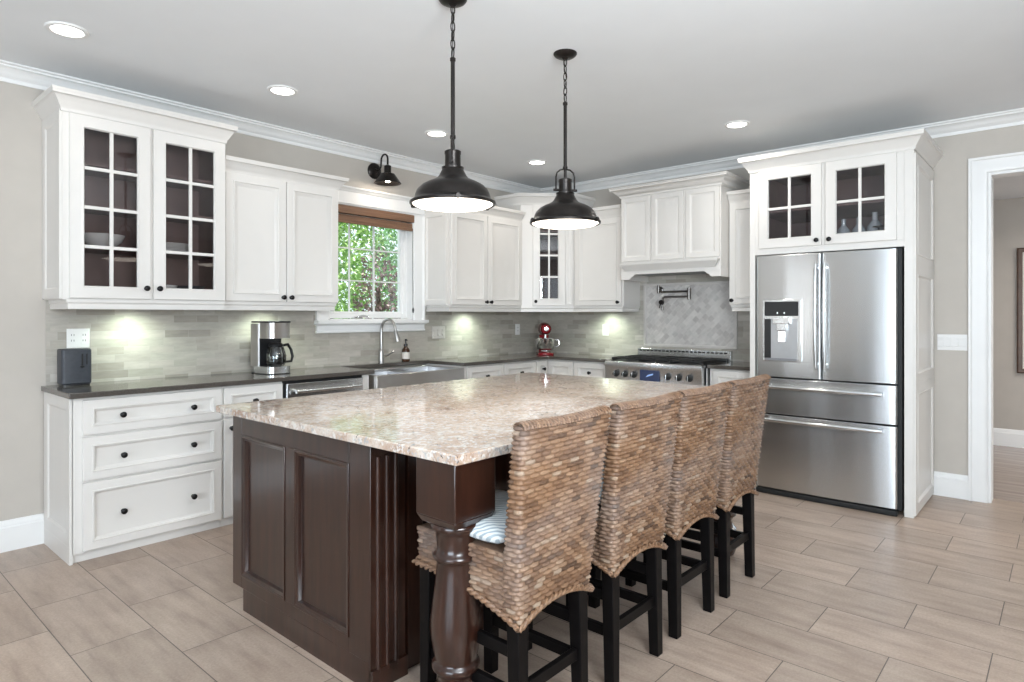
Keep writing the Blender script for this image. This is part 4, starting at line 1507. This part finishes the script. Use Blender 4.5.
def make_stool():
    g = Thing('counter_stool', '-', 'stool', (0, 0, 0), 0, 'wicker counter stools along the island')
    # back
    pb = weave_mesh(back_path, True, 2 * (.43 + .065), .430, 1.062, back_zb, top_of_back, 3)
    me = build_weave([pb], 'woven_back')
    bk = g.part('woven_back', me, 'wicker')
    # rolled top edge: bundles of cane running over the crest
    m = MB()
    n = 26
    vs, fs = [], []
    rows = 12
    for i in range(n + 1):
        u = -1 + 2 * i / n
        zt = 1.030 - .003 * math.cos(PI * u * .236 / .23)
        h = back_half(zt)
        x = u * (h - .004)
        yb, T = back_y(zt), back_th(zt)
        e = math.sqrt(max(0, 1 - abs(u) ** 10))
        for k in range(rows + 1):
            a = PI * k / rows
            rad = 1 + .06 * math.cos(k * PI * 2 / 3 + i * .9)
            vs.append((x, yb + T / 2 - (T / 2 - .001) * math.cos(a) * rad * (.6 + .4 * e), zt - .008 + (.015 * math.sin(a)) * rad * (.25 + .75 * e)))
    for i in range(n):
        for k in range(rows):
            fs.append((i * (rows + 1) + k, (i + 1) * (rows + 1) + k, (i + 1) * (rows + 1) + k + 1, i * (rows + 1) + k + 1))
    m.add(vs, fs)
    tm = m.mesh('top_roll', 60)
    at = tm.attributes.new('strand', 'FLOAT', 'FACE')
    rr_ = random.Random(5)
    at.data.foreach_set('value', [min(1, max(0, rr_.gauss(.45, .2))) for _ in tm.polygons])
    g.part('top_roll', tm, 'wicker', sub=bk)
    # crest strands wrapped diagonally over the edge
    m = MB()
    for i in range(30):
        u = -1 + 2 * (i + .5) / 30
        zt = 1.030 - .003 * math.cos(PI * u)
        x = u * (back_half(zt) - .006)
        yb, T = back_y(zt), back_th(zt)
        pts = []
        for k in range(7):
            a = PI * k / 6
            pts.append((x + .014 * (k / 6 - .5), yb + T / 2 - (T / 2 + .000) * math.cos(a), zt - .010 + .018 * math.sin(a)))
        m.tube(pts, .0046, 6)
    tm = m.mesh('edge_wrap', 60)
    at = tm.attributes.new('strand', 'FLOAT', 'FACE')
    at.data.foreach_set('value', [min(1, max(0, rr_.gauss(.5, .18))) for _ in tm.polygons])
    g.part('edge_wrap', tm, 'wicker', sub=bk)
    # skirt round the seat
    ps = weave_mesh(skirt_path, False, 2 * .43 + .40, .430, SEAT_Z, skirt_zb, lambda s: SEAT_Z, 8)
    sk = g.part('woven_seat', build_weave([ps], 'woven_seat'), 'wicker')
    m = MB().box(-.184, .184, .03, SEAT_D - .004, SEAT_Z - .014, SEAT_Z - .002)
    tm = m.mesh('seat_deck', 35)
    at = tm.attributes.new('strand', 'FLOAT', 'FACE')
    at.data.foreach_set('value', [.4] * len(tm.polygons))
    g.part('seat_deck', tm, 'wicker', sub=sk)
    # braided lower border
    m = MB()
    def rim_point(s):
        # closed loop in plan: rear edge, right side, front, left side
        per = [.376, SEAT_D, .376, SEAT_D]
        d = s * sum(per)
        if d < .376: u = d / .376 * 2 - 1; return (u * .188, -.002, arch(u))
        d -= .376
        if d < SEAT_D: return (.190, d, side_edge(d / SEAT_D))
        d -= SEAT_D
        if d < .376: u = 1 - d / .376 * 2; return (u * .188, SEAT_D + .002, front_edge(u))
        d -= .376
        return (-.190, SEAT_D - d, side_edge(1 - d / SEAT_D))
    for ph in (0, PI):
        pts = []
        N = 220
        for i in range(N):
            s = i / N
            x, y, z = rim_point(s)
            a = s * 2 * PI * 36 + ph
            r_ = .0055
            cx_, cy_ = x, y - SEAT_D / 2
            L_ = math.hypot(cx_, cy_)
            pts.append((x + cx_ / L_ * r_ * math.cos(a), y + cy_ / L_ * r_ * math.cos(a), z + r_ * math.sin(a)))
        m.tube(pts, .0062, 6, closed=True)
    tm = m.mesh('braided_edge', 60)
    at = tm.attributes.new('strand', 'FLOAT', 'FACE')
    at.data.foreach_set('value', [min(1, max(0, .55 + .2 * math.sin(i * .37))) for i in range(len(tm.polygons))])
    g.part('braided_edge', tm, 'wicker', sub=sk)
    # legs, tapered, slightly splayed
    def leg(x, y, sx, sy):
        t, b = .026, .020
        vs = []
        for z, h, dx, dy in ((0, b, sx, sy), (.615, t, 0, 0)):
            vs += [(x + dx - h, y + dy - h, z), (x + dx + h, y + dy - h, z), (x + dx + h, y + dy + h, z), (x + dx - h, y + dy + h, z)]
        return MB().add(vs, [(3, 2, 1, 0), (4, 5, 6, 7), (0, 1, 5, 4), (1, 2, 6, 5), (2, 3, 7, 6), (3, 0, 4, 7)])
    lx, yr, yf = .154, .038, SEAT_D - .038
    for x, y, sx, sy in ((-lx, yr, -.006, -.012), (lx, yr, .006, -.012), (-lx, yf, -.004, .006), (lx, yf, .004, .006)):
        g.part('leg', leg(x, y, sx, sy), 'legwood', bevel=.003)
    for z, y in ((.215, yr - .006), (.30, yf)):
        g.part('stretcher', MB().box(-lx, lx, y - .010, y + .010, z - .019, z + .019), 'legwood', bevel=.002)
    for sx in (-1, 1):
        for z in (.20, .33):
            g.part('stretcher', MB().box(sx * (lx + .001) - .010, sx * (lx + .001) + .010, yr, yf, z - .019, z + .019), 'legwood', bevel=.002)
    g.part('seat_rail', MB().box(-lx, lx, yr - .012, yr + .012, .53, .60).box(-lx, lx, yf - .012, yf + .012, .53, .60).box(-lx - .012, -lx + .012, yr, yf, .53, .60).box(lx - .012, lx + .012, yr, yf, .53, .60), 'legwood')
    return g


def make_cushion():
    bm = bmesh.new()
    bmesh.ops.create_cube(bm, size=1)
    bmesh.ops.subdivide_edges(bm, edges=bm.edges, cuts=9, use_grid_fill=True)
    for v in bm.verts:
        x, y, z = v.co * 2
        k = (1 - abs(x) ** 4) * (1 - abs(y) ** 4)
        v.co.x = x * .192 * (1 - .02 * abs(z)) - x * .012 * (abs(y) ** 6)
        v.co.y = y * .196 * (1 - .02 * abs(z)) - y * .012 * (abs(x) ** 6)
        tuft = sum(math.exp(-((x - a) ** 2 + (y - b) ** 2) / .03) for a in (-.5, .5) for b in (-.5, .5))
        v.co.z = z * (.012 + .026 * k ** .4) - (.006 * tuft if z > 0 else 0)
    me = bpy.data.meshes.new('seat_cushion')
    bm.to_mesh(me)
    bm.free()
    me.shade_smooth()
    return me


st0 = make_stool()
cush = make_cushion()
STOOLS = [(-4.098, -3.366, R(0), 'wicker counter stool nearest the camera, beside the turned island post'),
          (-3.580, -3.366, R(-.5), 'wicker counter stool second from the near end of the island row'),
          (-3.085, -3.364, R(-1), 'wicker counter stool third from the near end of the island row'),
          (-2.575, -3.362, R(0), 'wicker counter stool at the far end of the row, nearest the refrigerator')]
CL = ['pale blue-grey patterned cushion on the stool beside the turned post',
      'pale blue-grey patterned cushion on the second stool from the near end',
      'pale blue-grey patterned cushion on the third stool from the near end',
      'pale blue-grey patterned cushion on the far end stool near the refrigerator']
for i, (x, y, rz, lab) in enumerate(STOOLS):
    e = st0.e if i == 0 else copy_tree(st0.e)
    e.location = (x, y, 0)
    e.rotation_euler = (0, 0, rz)
    e['label'] = lab
    c = bpy.data.objects.new('seat_cushion', cush)
    COL.objects.link(c)
    c.location = (x, y + .275, SEAT_Z + .036)
    tag(c, CL[i], 'cushion', 'cushions on the counter stools')
cush.materials.append(M['cushion'])

# ------------------------------------------------------------------ pendants
def make_pendant(zr):
    g = Thing('pendant_lamp', '-', 'pendant lamp', (0, 0, zr), 0, 'bronze pendants over the island')
    prof = [(.190, 0), (.194, .004), (.194, .012), (.186, .018), (.178, .022), (.172, .030), (.169, .045), (.160, .066), (.140, .086), (.115, .100), (.090, .110), (.072, .120), (.062, .132), (.054, .148), (.048, .160),
            (.050, .163), (.050, .170), (.036, .174), (.035, .226), (.037, .230), (.037, .242), (.030, .246), (0, .247)]
    inner = [(0, .20), (.04, .14), (.10, .09), (.15, .06), (.166, .03), (.180, .004)]
    m = MB().lathe(inner + [(.190, 0)] + prof[1:], (0, 0, zr), n=48, cap=False)
    sh = g.part('shade', m, 'bronze', smooth=40)
    for a in (35, 155, 275):
        ca, sa = math.cos(R(a)), math.sin(R(a))
        p = Vector((ca, sa, 0))
        m = MB().cyl(p * .185 + Vector((0, 0, zr + .008)), p * .206 + Vector((0, 0, zr + .008)), .010, n=10)
        m.cyl(p * .198 + Vector((0, 0, zr - .002)), p * .198 + Vector((0, 0, zr + .022)), .007, n=10)
        g.part('clamp', m, 'bronze', sub=sh)
    df = [(.182, .006), (.180, .002), (.165, -.006), (.12, -.014), (.06, -.019), (0, -.020)]
    g.part('diffuser', MB().lathe(df, (0, 0, zr), n=48, cap=False), 'diffuser')
    # yoke
    z0 = zr + .185
    m = MB()
    m.tube([(-.052, 0, z0), (-.052, 0, z0 + .07), (-.046, 0, z0 + .095), (-.028, 0, z0 + .110), (0, 0, z0 + .116), (.028, 0, z0 + .110), (.046, 0, z0 + .095), (.052, 0, z0 + .07), (.052, 0, z0)], .0045, 8)
    m.cyl((-.066, 0, z0), (-.034, 0, z0), .007).cyl((.034, 0, z0), (.066, 0, z0), .007)
    m.lathe([(.006, 0), (.013, .008), (.013, .020), (.006, .028)], (0, 0, z0 + .108), n=14).cyl((0, 0, zr + .24), (0, 0, z0 + .11), .008)
    yk = g.part('yoke', m, 'bronze')
    yk.rotation_euler = (0, 0, R(-38))
    g.part('rod', MB().cyl((0, 0, z0 + .13), (0, 0, 2.505), .0095).lathe([(.0095, 0), (.013, .004), (.013, .016), (.005, .022)], (0, 0, 2.495)), 'bronze')
    # chain
    m = MB()
    zc, n = 2.515, 6
    step = (2.752 - zc) / n
    for i in range(n):
        pts = []
        for k in range(14):
            a = 2 * PI * k / 14
            u, h = .010 * math.cos(a), step * .62 * math.sin(a)
            pts.append((u, 0, zc + step * (i + .5) + h) if i % 2 == 0 else (0, u, zc + step * (i + .5) + h))
        m.tube(pts, .0030, 7, closed=True)
    m.tube([(.004, .003, 2.50), (-.006, .004, 2.57), (.006, -.003, 2.64), (-.004, .002, 2.70), (0, 0, 2.755)], .0022, 6)
    g.part('chain', m, 'bronze')
    g.part('canopy', MB().lathe([(0, 0), (.010, .0), (.020, .010), (.044, .014), (.058, .022), (.064, .030), (.064, .036), (0, .036)], (0, 0, 2.744), n=32), 'bronze')
    return g


pd = make_pendant(1.848)
e2 = copy_tree(pd.e)
pd.e.location = (-3.722, -2.487, 1.848)
pd.e.rotation_euler = (0, 0, R(78))
pd.e['label'] = 'dark bronze dome pendant lamp over the near half of the island'
e2.location = (-2.902, -2.510, 1.848)
e2['label'] = 'dark bronze dome pendant lamp over the far half of the island'
for x, y in ((-3.722, -2.487), (-2.902, -2.510)):
    lamp('pendant_glow', 'AREA', (x, y, 1.822), 4, (1, .90, .78), target=(x, y, 0), shape='DISK', size=.30, spread=R(160))

# recessed ceiling lights
CLAB = ['recessed round ceiling light nearest the left edge, above the tall glass-door cabinet',
        'recessed round ceiling light second from the left along the window wall',
        'recessed round ceiling light third along the window wall, just left of the near pendant rod',
        'recessed round ceiling light at the inner corner, between the two pendants',
        'recessed round ceiling light in front of the refrigerator cabinet']
for (x, y), lab in zip(CANS, CLAB):
    g = Thing('ceiling_light', lab, 'ceiling light', (x, y, 2.772), 0, 'recessed ceiling lights')
    g.part('trim_ring', MB().lathe([(.068, .002), (.072, -.002), (.090, .001), (.094, .008), (.068, .008)], (0, 0, 2.772), n=36, cap=False), 'trim')
    g.part('lens', MB().lathe([(.070, .0), (0, -.0005)], (0, 0, 2.7745), n=36, cap=False), 'lens')

# sconce over the window
g = Thing('wall_sconce', 'small dark bronze gooseneck wall sconce above the window', 'wall lamp', (-2.312, 0, 2.45), 0)
g.part('back_plate', MB().lathe([(.070, 0), (.070, .010), (.060, .018), (.022, .026), (.018, .035), (0, .035)], (0, 0, 2.612), (0, -1, 0), 28), 'bronze')
pts = [(0, -.03, 2.612), (0, -.075, 2.612), (0, -.095, 2.635), (0, -.100, 2.68)]
for i in range(1, 9):
    a = PI * i / 8
    pts.append((0, -.145 + .045 * math.cos(a), 2.69 + .045 * math.sin(a)))
pts.append((0, -.190, 2.64))
g.part('gooseneck', MB().tube(pts, .008, 12), 'bronze')
sh = g.part('shade', MB().lathe([(.112, 0), (.114, .004), (.060, .082), (.032, .090), (.030, .095), (.030, .150), (.012, .160), (0, .160), (0, .150), (.026, .146), (.026, .092), (.055, .078), (.108, 0)], (0, -.190, 2.478), n=32, cap=False), 'bronze')
g.part('bulb', MB().lathe([(0, 0), (.020, .006), (.028, .026), (.024, .048), (.012, .070), (.012, .085), (0, .085)], (0, -.190, 2.486), n=18), 'bulb')
lamp('sconce_glow', 'POINT', (-2.312, -.19, 2.47), 1.6, (1, .88, .74), shadow_soft_size=.03)

# ------------------------------------------------------------------ dishes behind glass
def plate_stack(x, y, z, r, n, name, lab, cat, group):
    for i in range(n):
        o = obj(name, MB().lathe([(r * .6, 0), (r, .014), (r, .017), (r * .58, .005), (0, .005)], (0, 0, 0), n=28), 'porcelain', loc=(x, y, z + i * .009))
        tag(o, lab, cat, group)
zs = (1.459, 1.752, 1.997, 2.232)
plate_stack(-4.05, -.16, zs[1], .125, 6, 'dinner_plate', 'white dinner plate in the stack on the lower shelf behind the right glass door', 'plate', 'plates stacked in the tall glass cabinet')
def bowl(x, y, z, r, lab, mat='porcelain'):
    o = obj('bowl', MB().lathe([(r * .4, 0), (r * .45, .008), (r * .85, .045), (r, .085), (r * .96, .085), (r * .8, .048), (0, .014)], (0, 0, 0), n=28), mat, loc=(x, y, z))
    tag(o, lab, 'bowl')
bowl(-4.44, -.16, zs[1], .12, 'wide white serving bowl on the lower shelf behind the left glass door')
bowl(-4.10, -.17, zs[0], .085, 'small white bowl on the cabinet floor behind the right glass door')
bowl(-3.93, -.16, zs[0], .09, 'dark bowl on the cabinet floor at the right behind the right glass door', 'slate')
# bottles and a candlestick above the refrigerator
def bottle(x, y, lab, s=1.0):
    o = obj('glass_bottle', MB().lathe([(.040, 0), (.045, .006), (.045, .11), (.036, .135), (.016, .16), (.015, .205), (.018, .21), (.012, .21), (.012, .162), (.032, .135), (.041, .11), (.041, .01), (0, .008)], (0, 0, 0), n=24), 'palebottle', loc=(x, y, 1.8445))
    o.scale = (s, s, s)
    tag(o, lab, 'bottle', 'clear bottles over the refrigerator')
bottle(-.60, -3.335, 'clear glass bottle, leftmost of those behind the right glass door over the refrigerator')
bottle(-.55, -3.425, 'clear glass bottle beside the mullion behind the right glass door over the refrigerator', 1.05)
bottle(-.58, -3.535, 'wide clear glass bottle just right of the mullion over the refrigerator', 1.15)
g = Thing('candlestick', 'small black candlestick behind the right glass door over the refrigerator', 'candlestick', (-.66, -3.575, 1.8445), 0)
g.part('stem', MB().lathe([(.030, 0), (.030, .004), (.006, .010), (.005, .115), (.008, .12)], (0, 0, 1.8445), n=16), 'black')
g.part('tray', MB().lathe([(.008, 0), (.036, .004), (.036, .012), (0, .012)], (0, 0, 1.9625), n=20), 'black')

# picture in the hall
g = Thing('framed_picture', 'brown framed picture on the hall wall beyond the doorway', 'picture', (2.6, -4.53, .76), W2)
g.part('frame', MB().panel(-.355, .355, .76, 2.035, [(0, 0), (0, -.030), (.012, -.034), (.040, -.024), (.045, -.012), (.045, 0)], hole=True), 'picframe')
g.part('print', MB().box(-.315, .315, -.010, -.002, .80, 1.995), 'picmat')

# ------------------------------------------------------------------ garden outside the window
struct('ground_garden', MB().box(-9, 14, .3, 22, -.7, -.5), 'lawn')


def foliage(name, mat, n, shape, size, parent, seed):
    r = random.Random(seed)
    V, Fc, A = [], [], []
    for i in range(n):
        c = shape(r)
        nx = Vector((r.gauss(0, 1), r.gauss(0, 1), r.gauss(.3, .8))).normalized()
        t = nx.cross(Vector((r.gauss(0, 1), r.gauss(0, 1), r.gauss(0, 1)))).normalized()
        b = nx.cross(t)
        s = size * r.uniform(.6, 1.3)
        o = len(V)
        c = Vector(c)
        V += [c - t * s, c + b * s * .45 + nx * s * .15, c + t * s, c - b * s * .45 + nx * s * .15]
        Fc += [(o, o + 1, o + 2), (o, o + 2, o + 3)]
        q = r.random()
        A += [q, q]
    me = bpy.data.meshes.new(name)
    me.from_pydata([tuple(v) for v in V], [], Fc)
    at = me.attributes.new('leafid', 'FLOAT', 'FACE')
    at.data.foreach_set('value', A)
    me.update()
    return obj(name, me, mat, parent)


def tree(name, lab, x, y, h0, h1, rad, mat, n, size, seed):
    g = Thing(name, lab, 'tree', (x, y, -.5), 0, None, drop=False)
    def shape(r):
        while True:
            p = Vector((r.uniform(-1, 1), r.uniform(-1, 1), r.uniform(-1, 1)))
            if .25 < p.length < 1:
                break
        k = 1 + .25 * math.sin(p.x * 9 + seed) * math.sin(p.y * 8) * math.cos(p.z * 7)
        return (p.x * rad * k, p.y * rad * k, (h0 + h1) / 2 + p.z * (h1 - h0) / 2)
    foliage('foliage', mat, n, shape, size, g.e, seed)
    g.part('trunk', MB().tube([(0, 0, 0), (.05, .02, (h1) * .4), (0, 0, h1 * .8)], [.10, .07, .03], 10), 'bark')


tree('purple_plum_tree', 'dark bronze-leaved tree in the middle of the window view', -.66, 2.15, .3, 2.75, .34, M['leafbronze'], 2000, .036, 11)
tree('garden_tree', 'sunlit yellow-green tree at the left of the window view', .25, 4.75, .2, 4.6, .62, M['leafgreen'], 4200, .045, 12)
tree('garden_tree', 'bright green tree at the right of the window view', .62, 3.25, .2, 3.9, .50, M['leafbright'], 4200, .040, 13)
tree('garden_tree', 'tall pale green tree behind all the others outside the window', 2.4, 7.9, .4, 6.4, 1.75, M['leafgreen'], 8000, .075, 14)
